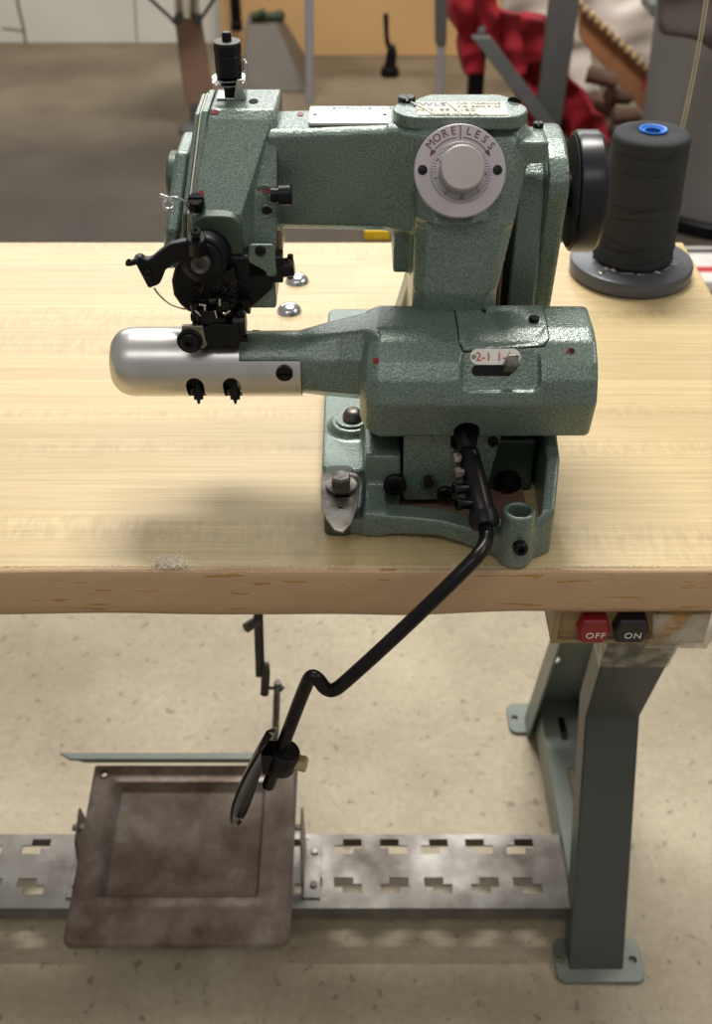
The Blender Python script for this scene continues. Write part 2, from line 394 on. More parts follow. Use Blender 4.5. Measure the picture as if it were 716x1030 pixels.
def screw(parent, p, nr, r, h, mat, name='screw', kind='slot'):
    p = Vector(p); u, v, d = frame(nr); bm = bmesh.new()
    n = 6 if kind == 'hex' else 24
    lathe(bm, p-d*.002, d, [(0, r*.95), (.002+h*.75, r), (.002+h, r*.85)], n)
    o = obj(name, bm, mat, parent, ang=30)
    if kind == 'slot':
        c = bmesh.new(); q = p+d*h
        hull(c, [q+u*a*r*1.3+v*b*r*.14+d*e for a in (-1, 1) for b in (-1, 1) for e in (-h*.45, h)])
        boolean(o, c)
    if kind == 'socket':
        c = bmesh.new(); cyl(c, p+d*h*.3, p+d*h*2, r*.5, n=6); boolean(o, c)
    for q in o.data.polygons: q.use_smooth = True
    o.data.set_sharp_from_angle(angle=math.radians(30))
    return o
def text_mesh(bm, s, size, mw, ext=.0002, align='CENTER', spacing=1):
    cu = bpy.data.curves.new('t', 'FONT'); cu.body = s; cu.size = size; cu.extrude = ext; cu.align_x = align; cu.align_y = 'CENTER'
    cu.space_character = spacing; cu.resolution_u = 3
    o = bpy.data.objects.new('t', cu); C.objects.link(o); bpy.context.view_layer.update()
    dg = bpy.context.evaluated_depsgraph_get(); me = bpy.data.meshes.new_from_object(o.evaluated_get(dg))
    me.transform(mw); bm.from_mesh(me); bpy.data.meshes.remove(me); bpy.data.objects.remove(o); bpy.data.curves.remove(cu)
def basis(p, x, y, z):
    m = Matrix((x, y, z)).transposed().to_4x4(); m.translation = p; return m

# ================================================================== SETTING
bm = bmesh.new(); box(bm, -6, 6, -3, 4.12, -.05, 0)
o = obj('floor', bm, 'floor', kind='structure')
bm = bmesh.new(); box(bm, -6, 6, 4.12, 4.25, 0, 3.4)
o = obj('wall_back', bm, 'wall', kind='structure')
# cracks and block joints on the wall
bm = bmesh.new()
def crack(pts, w):
    tube(bm, [PY(x, y, 4.119) for x, y in pts], w, 6)
crack([(16, -40), (18, 4), (22, 20), (24, 30), (26, 44)], .006)
crack([(2, 28), (24, 31)], .004); crack([(132, -40), (136, 10), (138, 44)], .003)
obj('crack_lines', bm, 'crack', bpy.data.objects['wall_back'])

# ================================================================== TABLE
tab = thing('sewing_table', 'industrial sewing table with a pale laminated wood top on a grey-green steel stand', 'table', (-.2, .3, 0))
XL, XR = -.95, .332
bm = bmesh.new(); box(bm, XL, XR, .0035, .508, T-.036, T)
top = obj('tabletop', bm, 'wood', tab, bevel=.003, seg=3)
# separate worn front band with a rolled profile
bm = bmesh.new(); b = bmesh.new(); rings = []
prof0 = [(.0037, T-.0003), (.0018, T-.0004), (.0004, T-.0018), (-.0005, T-.006), (-.0016, T-.015), (-.0018, T-.027), (-.0010, T-.034), (.0008, T-.0385), (.0045, T-.0400), (.016, T-.0400), (.016, T-.030), (.0037, T-.030)]
N_ = 120
for i in range(N_+1):
    x = XL+(XR-XL)*i/N_; w = noise.noise(Vector((x*9, 3, 1)))*.0012
    up = .003*max(0, min(1, (x-.03)/.08)) - .0012*math.exp(-((x-.045)/.03)**2)
    rings.append([b.verts.new((x, y+(w if y < .01 else 0), z+(up if z < T-.03 else 0)+(w*.6 if z < T-.03 else 0))) for y, z in prof0])
skin(b, rings); fix(b); merge(bm, b)
obj('edge_band', bm, 'edge', tab, ang=60, label='worn brown front edge of the tabletop')
# machine cut-out pad under the base (thin oiled liner visible through the base)
# --- stand
LX = .281
def channel(bm, pts, w, fl, t, side=-1):
    """sheet channel in plane X: path in (Y,Z); front face width w along X, flanges fl going backwards"""
    n = len(pts)
    for (y0, z0), (y1, z1) in zip(pts, pts[1:]):
        pass
def strip(bm, x0, x1, path, off):
    """solid band between x0,x1 following path (Y,Z), thickness off (dy,dz)"""
    b = bmesh.new(); rings = []
    for i, (y, z) in enumerate(path):
        rings.append([b.verts.new(p) for p in ((x0[i], y, z), (x1[i], y, z), (x1[i], y+off[0], z+off[1]), (x0[i], y+off[0], z+off[1]))])
    skin(b, rings); fix(b); merge(bm, b)
pathf = [(.150, .004), (.278, .305), (.235, .47), (.16, T-.038)]
xa = [.252, .253, .248, .238]; xb = [.315, .313, .319, .328]
bm = bmesh.new()
strip(bm, xa, xb, pathf, (.002, 0))
strip(bm, xa, [x+.003 for x in xa], pathf, (.036, 0)); strip(bm, [x-.003 for x in xb], xb, pathf, (.036, 0))
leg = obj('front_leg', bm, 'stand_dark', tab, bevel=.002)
bm = bmesh.new(); pathr = [(.540, .004), (.440, .305), (.468, .47), (.5, T-.038)]
strip(bm, [.246]*4, [.318]*4, pathr, (-.002, 0))
strip(bm, [.246]*4, [.249]*4, pathr, (-.036, 0)); strip(bm, [.314]*4, [.318]*4, pathr, (-.036, 0))
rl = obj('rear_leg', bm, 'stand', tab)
c = bmesh.new(); q = PY(551, 677, .45); cyl(c, (q.x+.01, .30, .19), (q.x+.01, .62, .19), .010)
boolean(rl, c); bev(rl, .002)
for nmz, yc in (('foot_plate', .163), ('foot_plate', .540)):
    bm = bmesh.new()
    prism(bm, rrect(.236 if yc < .3 else .222, .340, yc-.028, yc+.028, .012), 'z', .0, .006)
    o = obj(nmz, bm, 'stand', tab)
    c = bmesh.new()
    for x in (.243 if yc < .3 else .232, .329): cyl(c, (x, yc, -.01), (x, yc, .02), .0045)
    boolean(o, c); bev(o, .0012)
bm = bmesh.new()
box(bm, .256, .310, .205, .525, .070, .073); box(bm, .256, .259, .205, .525, .02, .073); box(bm, .307, .310, .205, .525, .02, .073)
o = obj('side_bar', bm, 'stand', tab)
c = bmesh.new()
for y0, y1 in ((.440, .485), (.330, .395)): prism(c, rrect(.278, .288, y0, y1, .0045), 'z', .05, .09)
cyl(c, (.24, .245, .045), (.27, .245, .045), .006)
boolean(o, c); bev(o, .0015)
# --- crossbar with two rows of stepped slots
bm = bmesh.new()
RZ = .066; RY0, RY1 = .193, .296
box(bm, -.62, .254, RY0, RY1, RZ-.0025, RZ); box(bm, -.62, .254, RY0, RY0+.0025, RZ-.022, RZ); box(bm, -.62, .254, RY1-.0025, RY1, RZ-.022, RZ)
rail = obj('crossbar', bm, 'rail', tab)
c = bmesh.new()
def zslot(x, y, flip, a=.0168, b_=.0076):
    s = -1 if flip else 1
    pts = [(-a, 0), (-a, b_*1.7), (s*0-.004, b_*1.7), (a*.38, b_*1.7), (a*.38, b_*.5), (a, b_*.5), (a, -b_*1.1), (-a*.38, -b_*1.1), (-a*.38, 0)]
    pts = [(x+p[0]*s, y+p[1]) for p in pts]
    prism(c, pts, 'z', RZ-.01, RZ+.01)
for i, px in enumerate((305, 350, 396, 437, 482, 523)):
    p = PZ(px, 853, RZ); zslot(p.x, p.y, i % 2 == 1)
for i, px in enumerate((310, 350, 397, 441, 488, 531)):
    p = PZ(px, 892, RZ); zslot(p.x, p.y, i % 2 == 0)
for i, px in enumerate((-12, 36)):
    p = PZ(px, 853, RZ); zslot(p.x, p.y, i % 2 == 1)
for i, px in enumerate((-14, 30)):
    p = PZ(px, 893, RZ); zslot(p.x, p.y, i % 2 == 0)
boolean(rail, c); bev(rail, .001)
# left end frame of the stand, outside the picture
bm = bmesh.new()
strip(bm, [-.68]*4, [-.62]*4, pathf, (.036, 0)); strip(bm, [-.68]*4, [-.62]*4, pathr, (-.036, 0))
box(bm, -.68, -.62, .17, .53, .02, .073); box(bm, -.70, -.60, .10, .16, 0, .006); box(bm, -.70, -.60, .51, .57, 0, .006)
obj('end_frame', bm, 'stand', tab, bevel=.002)
# tape wrapped round the top of the front leg
bm = bmesh.new()
strip(bm, [.2478, .2465, .2445], [.3180, .3205, .3225], [(.2475, .415), (.2345, .468), (.2200, .518)], (.042, 0))
obj('tape_wrap', bm, 'tape', tab, label='clear tape wrapped around the top of the leg')

# ================================================================== SWITCH BOX
sw = thing('switch_box', 'tan push-button box with red OFF and black ON, under the table edge', 'switch', (.17, .02, T-.0385))
def sx(px, py=632): return PY(px, py, .006).x
Z0, Z1 = T-.0400-.0315, T-.0400
X0, X1 = sx(556), sx(712)
bm = bmesh.new(); box(bm, X0, X1, .006, .055, Z0, Z1)
cs = obj('case', bm, 'box', sw)
c = bmesh.new(); prism(c, rrect(X0+.0045, sx(660), Z0+.0035, Z1+.01, .002), 'y', -.02, .0105)
boolean(cs, c); bev(cs, .001)
def button(pxl, pxr, mat, s):
    xl, xr = sx(pxl), sx(pxr); zc = (Z0+Z1)/2-.0005; h = .0105; cx = .0105
    bm = bmesh.new()
    k = .0045
    pts = [(xl, zc), (xl+k*.7, zc-h), (xr-k*.7, zc-h), (xr, zc), (xr-k*.7, zc+h), (xl+k*.7, zc+h)]
    b = bmesh.new()
    r0 = [b.verts.new((x, .013, z)) for x, z in pts]; r1 = [b.verts.new((x, .003, z)) for x, z in pts]
    m_ = (xl+xr)/2; r2 = [b.verts.new((m_+(x-m_)*.86, .001, zc+(z-zc)*.86)) for x, z in pts]
    skin(b, [r0, r1, r2]); fix(b); merge(bm, b)
    o = obj('button', bm, mat, sw, bevel=.0006)
    bm = bmesh.new()
    text_mesh(bm, s, .0074, basis(Vector((m_+.001, .0009, zc-.0028)), Vector((1, 0, 0)), Vector((0, 0, 1)), Vector((0, -1, 0))), .0002, spacing=1.1)
    obj('lettering', bm, 'white', o, ang=20)
    return o
o = button(580, 613, 'btn_red', 'OFF'); o['label'] = 'red button marked OFF'
o = button(616, 652, 'btn_black', 'ON'); o['label'] = 'black button marked ON'
bm = bmesh.new()
for k in range(3):
    xx = sx(672)+k*.0035
box(bm, sx(662), sx(690), .0035, .0075, Z0+.011, Z1-.004)
for k in range(3): box(bm, sx(664), sx(692), .0022, .004, Z0+.013+k*.0055, Z0+.0155+k*.0055)
obj('indicator_cover', bm, 'amber', sw, bevel=.0008, label='amber ribbed plastic piece under the tape')
bm = bmesh.new(); b = bmesh.new(); rings = []
for i in range(15):
    x = sx(652)+(sx(716)-sx(652))*i/14; w = lambda k: noise.noise(Vector((i*.5, k*3.1, 2)))*.0018
    e = .9 if i in (0, 14) else 1
    rings.append([b.verts.new(p) for p in ((x+w(1), .0035+w(2)*.4, Z1+.001-.002), (x+w(3), .0005+w(4), Z1-.006), (x+w(5)*2, -.0008+w(6), (Z0+Z1)/2),
                                           (x+w(7)*2, .0005+w(8), Z0+.004), (x+w(9)*2, .004+w(10), Z0-.0025+w(11)), (x, .02, Z0-.002+w(12)))])
for a, d in zip(rings, rings[1:]):
    for k in range(5): b.faces.new((a[k], a[k+1], d[k+1], d[k]))
merge(bm, b); o = obj('tape_wrap', bm, 'tape', sw, ang=80, label='crumpled clear tape over the right end')
o.modifiers.new('sol', 'SOLIDIFY').thickness = .0004

# ================================================================== PEDAL
ped = thing('foot_pedal', 'worn brown-grey steel foot pedal with a sunken panel, on the crossbar under the table', 'pedal', (-.19, .2, .066))
A, B_ = PZ(67, 950, .122), PZ(290, 955, .122)
w = .243; yf, zf, yb, zb = .112, .118, .305, .188
xL0, xR0, xL1, xR1 = -.3215, -.0725, -.3110, -.0690
def pp(u, v, h=0):
    """u across 0..1, v front(0) to back(1), h above surface"""
    x = (xL0*(1-v)+xL1*v)*(1-u)+(xR0*(1-v)+xR1*v)*u
    nrm = Vector((0, -(zb-zf), yb-yf)).normalized()
    return Vector((x, yf+(yb-yf)*v, zf+(zb-zf)*v))+nrm*h
bm = bmesh.new(); b = bmesh.new()
GX, GY = 60, 50; grid = []
def dish(u, v):
    # flat rim, sunken inner panel, turned-up lip at the front corners
    du = min(u-.135, .84-u); dv = min(v-.27, .88-v)
    d = min(du*.242, dv*.205)
    h = -.0085*max(0, min(1, d/.0035+.5))
    # small raised bead just outside the sunken panel
    h += .0018*math.exp(-((d+.004)/.0025)**2)
    e = min(u, 1-u)*.242
    h += -.003*max(0, 1-e/.003)
    h += -.004*max(0, 1-v*.205/.003)
    return h
def cornerize(u, v):
    # rounded front corners
    r = .012; x = u*.242; y = v*.205
    for cx, s in ((r, -1), (.242-r, 1)):
        if (x-cx)*s > 0 and y < r:
            dx, dy = x-cx, y-r; l = max(abs(dx), abs(dy)); L_ = math.hypot(dx, dy)
            if L_ > 1e-9: x, y = cx+dx*l/L_, r+dy*l/L_
    return x/.242, y/.205
us = [i/GX for i in range(GX+1)]; vs = [j/GY for j in range(GY+1)]
for j in range(GY+1):
    row = []
    for i in range(GX+1):
        h = dish(us[i], vs[j]); u, v = cornerize(us[i], vs[j]); row.append(b.verts.new(pp(u, v, h)))
    grid.append(row)
for j in range(GY):
    for i in range(GX): b.faces.new((grid[j][i], grid[j][i+1], grid[j+1][i+1], grid[j+1][i]))
merge(bm, b); plate = obj('tread', bm, 'pedal', ped, ang=80)
s = plate.modifiers.new('s', 'SOLIDIFY'); s.thickness = .004; s.offset = -1
bake(plate)
c = bmesh.new(); q = pp(.055, .955); cyl(c, q+Vector((0, -.01, -.03)), q+Vector((0, .01, .03)), .0035); boolean(plate, c)
bm = bmesh.new(); q = pp(.055, .955, .0008)
tube(bm, [q+Vector((math.cos(t)*.0055, math.sin(t)*.0052, math.sin(t)*.0018)) for t in [2*PI*i/24 for i in range(24)]], .0011, 6, closed=True)
obj('eyelet', bm, 'pedal', ped)
# hinge ears holding the pedal on the crossbar
for u_, sgn in ((0, -1), (1, 1)):
    x = pp(u_, .5).x + sgn*.006
    bm = bmesh.new(); y0 = .205
    slab(bm, [(x, .205, RZ), (x, .285, RZ), (x, .262, .165), (x, .225, .150)], (sgn*.003, 0, 0))
    box(bm, min(x, x+sgn*.022), max(x, x+sgn*.022), .205, .285, RZ, RZ+.003)
    e = obj('hinge_bracket', bm, 'rail', ped, bevel=.001)
    screw(e, (x+sgn*.014, .222, RZ+.003), (0, 0, 1), .005, .003, 'pedal', 'bolt', 'hex')
    screw(e, (x+sgn*.014, .268, RZ+.003), (0, 0, 1), .005, .003, 'pedal', 'bolt', 'hex')
bm = bmesh.new(); cyl(bm, (xL0-.009, .245, .150), (xR0+.009, .245, .150), .004); obj('hinge_pin', bm, 'pedal', ped)
bm = bmesh.new()
box(bm, -.27, -.12, .15, .30, .10, .108)
# flat bar along the back
p0 = PY(60, 757, .312); p1 = PY(252, 762, .312); zz = p0.z
bm = bmesh.new()
slab(bm, [(p0.x, .3115, zz-.003), (p0.x+.014, .302, zz-.003), (p1.x+.028, .302, zz-.003), (p1.x+.028, .3115, zz-.003)], (0, 0, .0035))
slab(bm, [(p0.x+.014, .302, zz+.000), (p1.x+.028, .302, zz+.000), (p1.x+.028, .303, zz-.008), (p0.x+.03, .303, zz-.008)], (0, .003, 0))
obj('rear_bar', bm, 'stand', ped, bevel=.0006, label='thin grey-green bar along the back of the pedal')
# linkage up to the table
link = thing('treadle_linkage', 'slender jointed steel linkage rod rising from the pedal to the underside of the table', 'rod', (-.095, .314, zz))
def YZat(px, py, Y): return PY(px, py, Y)
yl = .312
bm = bmesh.new(); a = PY(259, 700, yl); b0 = PY(256, 618, yl); d = (b0-a); tp = a+d*((T-.037-a.z)/d.z)
x = a.x
slab(bm, [(a.x-.0005, yl, a.z+.03), (a.x+.0055, yl, a.z+.03), (tp.x+.0055, yl, tp.z), (tp.x-.0005, yl, tp.z)], (0, .003, 0))
slab(bm, [(a.x+.004, yl+.004, a.z-.0), (a.x+.0085, yl+.004, a.z), (tp.x+.0085, yl+.004, tp.z), (tp.x+.004, yl+.004, tp.z)], (0, .003, 0))
obj('upper_bar', bm, 'linkage', link, bevel=.0006)
bm = bmesh.new(); a1 = PY(268, 668, yl); a2 = PY(266, 698, yl)
tube(bm, [a1, a1.lerp(a2, .3), a2], [.003, .0042, .0042], 10, rz=.0036); obj('clevis', bm, 'linkage', link)
bm = bmesh.new(); q = PY(253, 628, yl-.004); cyl(bm, q+Vector((-.006, -.006, 0)), q+Vector((.006, .006, 0)), .0055, n=18)
obj('joint_knob', bm, 'linkage', link, bevel=.0008)
bm = bmesh.new(); q = PY(275, 692, yl); cyl(bm, q+Vector((-.01, 0, 0)), q+Vector((.012, 0, 0)), .002, n=10)
cyl(bm, q+Vector((.006, 0, 0)), q+Vector((.010, 0, 0)), .0045, n=6); obj('joint_bolt', bm, 'linkage', link)
bm = bmesh.new(); a = PY(279, 686, yl); b0 = Vector((PY(277, 765, .315).x, .314, zz+.002))
tube(bm, [a, b0], [.0046, .0050], 8, rz=.0040); obj('lower_rod', bm, 'steel', link)

# ================================================================== SEWING MACHINE
mac = thing('blindstitch_machine', 'green hammered-paint blindstitch sewing machine bolted onto the wooden tabletop', 'sewing machine', (.05, .12, T))
G = 'green'
# ---------- base casting
bm = bmesh.new()
prism(bm, rrect(-.0243, .055, .084, .326, .008), 'z', T, T+.020)          # left plateau
hull(bm, [(x, y, z) for x, y in ((.02, .14), (.125, .14), (.125, .31), (.02, .325)) for z in (T, T+.012)])
hull(bm, [(x, y, z) for x, y in ((-.020, .040), (.018, .034), (.018, .110), (-.020, .110)) for z in (T, T+.014)])   # left front foot
hull(bm, [(.006, .036, T), (.006, .036, T+.021), (.02, .036, T), (.02, .036, T+.021), (.006, .10, T), (.02, .10, T+.03), (.02, .10, T), (.006, .10, T+.03)])
# front bridge curving towards the tube boss
br = [(.004, .034), (.03, .033), (.055, .029), (.078, .019), (.098, .008)]
for (x0, y0), (x1, y1) in zip(br, br[1:]):
    hull(bm, [(x, y+e, z) for x, y in ((x0, y0), (x1, y1)) for e in (0, .015) for z in (T+.0015+.012*max(0, 1-abs(x-.055)/.05)*.35, T+.019)])
# tube boss
lathe(bm, (.1035, .0120, T), (0.01, .06, 1), [(0, .0115), (.02, .0112), (.040, .0108)])
# right side wall
ws = [(.112, .010, .022), (.126, .018, .036), (.133, .055, .052), (.134, .095, .062), (.128, .125, .064)]
for (x0, y0, h0), (x1, y1, h1) in zip(ws, ws[1:]):
    hull(bm, [(x+e, y, z) for x, y, h in ((x0, y0, h0), (x1, y1, h1)) for e in (-.0075, .0015) for z in (T, T+h)])
hull(bm, [(x, y, z) for x in (.070, .134) for y in (.118, .150) for z in (T, T+.060)])
hull(bm, [(x, y, z) for x in (.006, .03) for y in (.062, .14) for z in (T, T+.048)])        # left block beside the cavity
# pad for bolt
lathe(bm, (-.0035, .139, T), (0, 0, 1), [(0, .017), (.022, .0165), (.0255, .0145)])
cut = bmesh.new(); cyl(cut, (.1035+.0003, .0120+.0012, T+.022), (.1035+.001, .0120+.004, T+.06), .0073)
base = casting('base', bm, G, mac, .0013, 6, cut, 2)
bm = bmesh.new(); box(bm, .030, .118, .055, .118, T+.0002, T+.003); obj('oil_pad', bm, 'brown_wrap', mac)
# right interior bracket
bm = bmesh.new(); box(bm, .088, .124, .085, .12, T+.002, T+.045); obj('inner_block', bm, 'green_dark', mac, bevel=.003)
# bolt on plateau
bm = bmesh.new(); q = Vector((-.0035, .139, T+.0255)); lathe(bm, q, (0, 0, 1), [(0, .0115), (.0018, .0112), (.0022, .008)]); 
o = obj('washer', bm, 'green', mac, ang=30)
bm = bmesh.new(); lathe(bm, q+Vector((.001, 0, .002)), (0, 0, 1), [(0, .0074), (.003, .0074), (.0065, .0055), (.0078, .0025)]); obj('bolt', bm, 'steel', mac, ang=40)
# clamp tab at front-left foot
bm = bmesh.new()
zt = T+.0245
ox = [PZ(x, y, zt+.002) for x, y in ((323, 479), (328, 474), (358, 475), (362, 481), (360, 508), (354, 526), (345, 535), (336, 533), (328, 522), (323, 508))]
slab(bm, [(p.x, p.y, zt) for p in ox], (0, 0, .002))
tab_o = obj('clamp_tab', bm, 'steel', mac, bevel=.0006)
c = bmesh.new(); q = PZ(343, 512, zt); cyl(c, q-Vector((0, 0, .02)), q+Vector((0, 0, .02)), .0022)
q = PZ(344, 500, zt); box(c, q.x-.005, q.x+.005, q.y-.003, q.y+.005, zt-.02, zt+.02)
boolean(tab_o, c)
bm = bmesh.new(); q = PZ(343, 488, zt+.003); lathe(bm, (q.x, q.y, zt+.0025), (0, 0, 1), [(0, .0105), (.0014, .0105), (.0018, .006)]); obj('washer', bm, 'steel', tab_o, ang=30)
screw(tab_o, (q.x, q.y, zt+.004), (0, .05, 1), .0072, .007, 'steel', 'bolt', 'hex')
# foot under the tab
bm = bmesh.new(); prism(bm, rrect(-.0215, -.002, .036, .088, .006), 'z', T, T+.0222); obj('tab_spacer', bm, 'green_dark', mac, bevel=.001)

# ---------- bed housing and bed arm
H = T
bm = bmesh.new()
secY = [(.066, .0655), (.0545, .0680), (.0462, .098), (.0520, .111), (.0600, .1205), (.072, .1285), (.084, .1318), (.112, .1330), (.118, .128), (.118, .070)]
def hsec(x, s, dz=0, shr=1.0):
    yc, zc = .093, .100
    return [(x, yc+(y-yc)*s, H+zc+(z-zc)*s+dz) for y, z in secY]
pts = hsec(.0140, 1)+hsec(.1490, .99)
hull(bm, pts)
hull(bm, hsec(.0065, .90)+hsec(.0141, 1))
hull(bm, hsec(.0025, .72)+hsec(.0066, .90))
hull(bm, hsec(.1489, .99)+hsec(.1515, .955))
hs = casting('bed_housing', bm, G, mac, .0012, 3)
# recess in the housing front and slot
cut = bmesh.new()
def prj(o_, px, py): return hit(o_, px, py)
pc, nc = hit(hs, 504, 371)
nn = Vector((0, -.80, .60)).normalized(); xx = Vector((1, 0, 0)); yy = nn.cross(xx).normalized()
W_ = .0262; Hh = .0150
def lp(a, b_, d, o=pc): return o+xx*a+yy*b_+nn*d
rr_ = rrect(-W_, W_, -Hh, Hh*1.15, .006)
b = bmesh.new(); skin(b, [[b.verts.new(lp(x*1.06, y*1.06, .012)) for x, y in rr_], [b.verts.new(lp(x*.92, y*.90, -.0036)) for x, y in rr_]]); fix(b); merge(cut, b)
# slot for the knee lever
q, _ = hit(hs, 467, 436)
boolean(hs, cut)
m_ = hs.modifiers.new('r', 'REMESH'); m_.mode = 'VOXEL'; m_.voxel_size = .0011
s_ = hs.modifiers.new('s', 'SMOOTH'); s_.factor = .5; s_.iterations = 2
bake(hs)
for p in hs.data.polygons: p.use_smooth = True
# pill label
lc, ln = hit(hs, 498, 359)
bm = bmesh.new(); b = bmesh.new(); rr2 = rrect(-.0158, .0158, -.0050, .0050, .0049)
skin(b, [[b.verts.new(lp(x, y, -.001, lc)) for x, y in rr2], [b.verts.new(lp(x, y, .0009, lc)) for x, y in rr2]]); fix(b); merge(bm, b)
pill = obj('range_plate', bm, 'white', mac, label='white plate printed 2-1 1-1 in red')
bm = bmesh.new()
text_mesh(bm, '2-1', .0076, basis(lp(-.0074, -.0002, .0011, lc), xx, yy, nn), .0002)
text_mesh(bm, '1-1', .0076, basis(lp(.0056, -.0002, .0011, lc), xx, yy, nn), .0002)
obj('lettering', bm, 'red_text', pill)
for s in (-1, 1): screw(pill, lp(s*.0135, 0, .0009, lc), nn, .0014, .0007, 'steel', 'rivet', 'slot')
sc, _ = hit(hs, 495, 373)
bm = bmesh.new(); b = bmesh.new(); rr3 = rrect(-.0128, .0128, -.0032, .0034, .0030)
skin(b, [[b.verts.new(lp(x, y, -.002, sc)) for x, y in rr3], [b.verts.new(lp(x, y, .0005, sc)) for x, y in rr3]]); fix(b); merge(bm, b)
obj('lever_slot', bm, 'hole', mac)
kc, _ = hit(hs, 511, 371)
bm = bmesh.new(); hull(bm, [lp(a, c_, d, kc) for a, c_, d in ((-.004, -.003, 0), (.004, -.003, 0), (-.004, .003, 0), (.004, .003, 0), (-.0015, .001, .006), (.006, .001, .006), (-.0015, .0085, .007), (.006, .0085, .007))])
obj('selector_lever', bm, 'steel', mac, bevel=.001)
# lid outline on top
def onz(px, py, z): p = PZ(px, py, z); return p
zl = H+.1330
lid = [PZ(x, y, zl) for x, y in ((457, 309), (463, 338), (467, 341), (548, 339), (552, 335), (545, 307))]
def poly_at(o_, pts, h0, h1, mat, name, par, grow=0, label=None):
    cx = sum((p.x for p in pts))/len(pts); cy = sum((p.y for p in pts))/len(pts); out = []
    t = BVHTree.FromPolygons([v.co[:] for v in o_.data.vertices], [p.vertices[:] for p in o_.data.polygons])
    dense = []
    for i, p in enumerate(pts):
        q = pts[(i+1) % len(pts)]
        for k in range(8): dense.append(p.lerp(q, k/8))
    for p in dense:
        d = Vector((p.x-cx, p.y-cy, 0)); l = d.length; x = p.x+d.x/l*grow; y = p.y+d.y/l*grow
        loc, nr, _, _ = t.ray_cast(Vector((x, y, p.z+.1)), Vector((0, 0, -1)))
        out.append(loc if loc else Vector((x, y, p.z)))
    b = bmesh.new()
    ra = [b.verts.new(p-Vector((0, 0, .002))) for p in out]; rb = [b.verts.new(p+Vector((0, 0, h1))) for p in out]
    skin(b, [ra, rb]); bmesh.ops.triangulate(b, faces=[f for f in b.faces if len(f.verts) > 4]); fix(b); bm = bmesh.new(); merge(bm, b); return obj(name, bm, mat, par, label=label)
gap = poly_at(hs, lid, 0, .0003, 'hole', 'lid_gap', mac, .0008)
lidobj = poly_at(hs, lid, 0, .0008, G, 'lid', mac, 0)
q = PZ(537, 321, zl); screw(lidobj, (q.x, q.y, zl+.0004), (0, 0, 1), .0034, .0012, 'black')
q = PZ(487, 313, zl); screw(lidobj, (q.x, q.y, zl+.0004), (0, 0, 1), .0014, .0005, 'hole', kind='x')
decal('oil_mark', hs, 574, 353, .0026, 'red_paint', mac, .0004, sx=1.3)
decal('oil_hole', hs, 575, 353, .0016, 'hole', mac, .0006)
decal('oil_mark', hs, 378, 363, .0026, 'red_paint', mac, .0004)
# bed arm
CY, CZ, CR = .094, H+.1012, .0227
bm = bmesh.new()
def asec(x, y0, z0, ry, rz, n=16): return [(x, y0+ry*math.cos(2*PI*i/n), H+z0+rz*math.sin(2*PI*i/n)) for i in range(n)]
def boxsec(x, y0, y1, z0, z1, c=.006): return [(x, y0, H+z0+c), (x, y0+c, H+z0), (x, y1-c, H+z0), (x, y1, H+z0+c), (x, y1, H+z1-c), (x, y1-c, H+z1), (x, y0+c*1.3, H+z1), (x, y0, H+z1-c*1.3)]
hull(bm, asec(-.0778, CY, .1012, .0202, .0202, 28)+asec(-.0365, CY, .1012, .0203, .0206, 28))
hull(bm, asec(-.0370, CY, .1012, .0203, .0206, 28)+boxsec(-.012, .0725, .1150, .0810, .1265, .010))
hull(bm, boxsec(-.012, .0725, .1150, .0810, .1265, .010)+boxsec(.006, .068, .118, .081, .1305, .011))
hull(bm, boxsec(.0055, .068, .118, .081, .1305, .011)+boxsec(.016, .058, .117, .079, .1315, .012))
arm2 = casting('bed_arm', bm, G, mac, .0013, 10)
decal('oil_mark', arm2, 257, 330, .0016, 'red_paint', mac, .0004, sx=1.8)
# hanging front plate under the housing
bm = bmesh.new()
pl = [(.0315, H+.085), (.0975, H+.085), (.0955, H+.062), (.088, H+.012), (.0345, H+.010), (.0315, H+.014)]
prism(bm, pl, 'y', .0625, .072)
hp = obj('hanger_plate', bm, 'green', mac)
c = bmesh.new(); q = PY(467, 443, .0625); prism(c, rrect(q.x-.0085, q.x+.0085, q.z-.011, q.z+.0215, .0083, 8), 'y', .03, .0705)
boolean(hp, c); bev(hp, .0012)
c = bmesh.new(); prism(c, rrect(q.x-.0085, q.x+.0085, q.z-.011, q.z+.0215, .0083, 8), 'y', .03, .068); boolean(hs, c)
for p in hs.data.polygons: p.use_smooth = True
hs.data.set_sharp_from_angle(angle=math.radians(50))
bm = bmesh.new(); prism(bm, rrect(q.x-.0083, q.x+.0083, q.z-.0108, q.z+.0212, .0083, 8), 'y', .0672, .0680); obj('lever_opening', bm, 'hole', mac)
def scr_at(px, py, Y, r, h, mat, kind='slot', par=None, name='screw'):
    p = PY(px, py, Y); return screw(par or mac, p, (0, -1, 0), r, h, mat, name, kind)
scr_at(431, 484, .0625, .0058, .005, 'steel', 'hex', name='nut'); scr_at(431, 484, .0590, .0036, .004, 'black_oily', 'x', name='stud')
scr_at(447, 495, .0625, .0056, .004, 'black')
scr_at(496, 443, .0625, .0036, .003, 'black', 'socket')
q = PY(397, 486, .0615); screw(mac, q, (0, -1, .1), .0078, .005, 'black', 'bolt', 'socket')
bm = bmesh.new(); q = PY(510, 484, .085); lathe(bm, q, (0, -1, .1), [(-.002, .0098), (.002, .0098)]); obj('washer', bm, 'black', mac)
screw(mac, q+Vector((0, -.002, 0)), (0, -1, .1), .0068, .005, 'black', 'bolt', 'hex')
bm = bmesh.new(); q = Vector((.1045, .0008, T+.020)); screw(mac, q, (.1, -1, .1), .0048, .004, 'black', 'set_screw', 'socket'); bm.free()
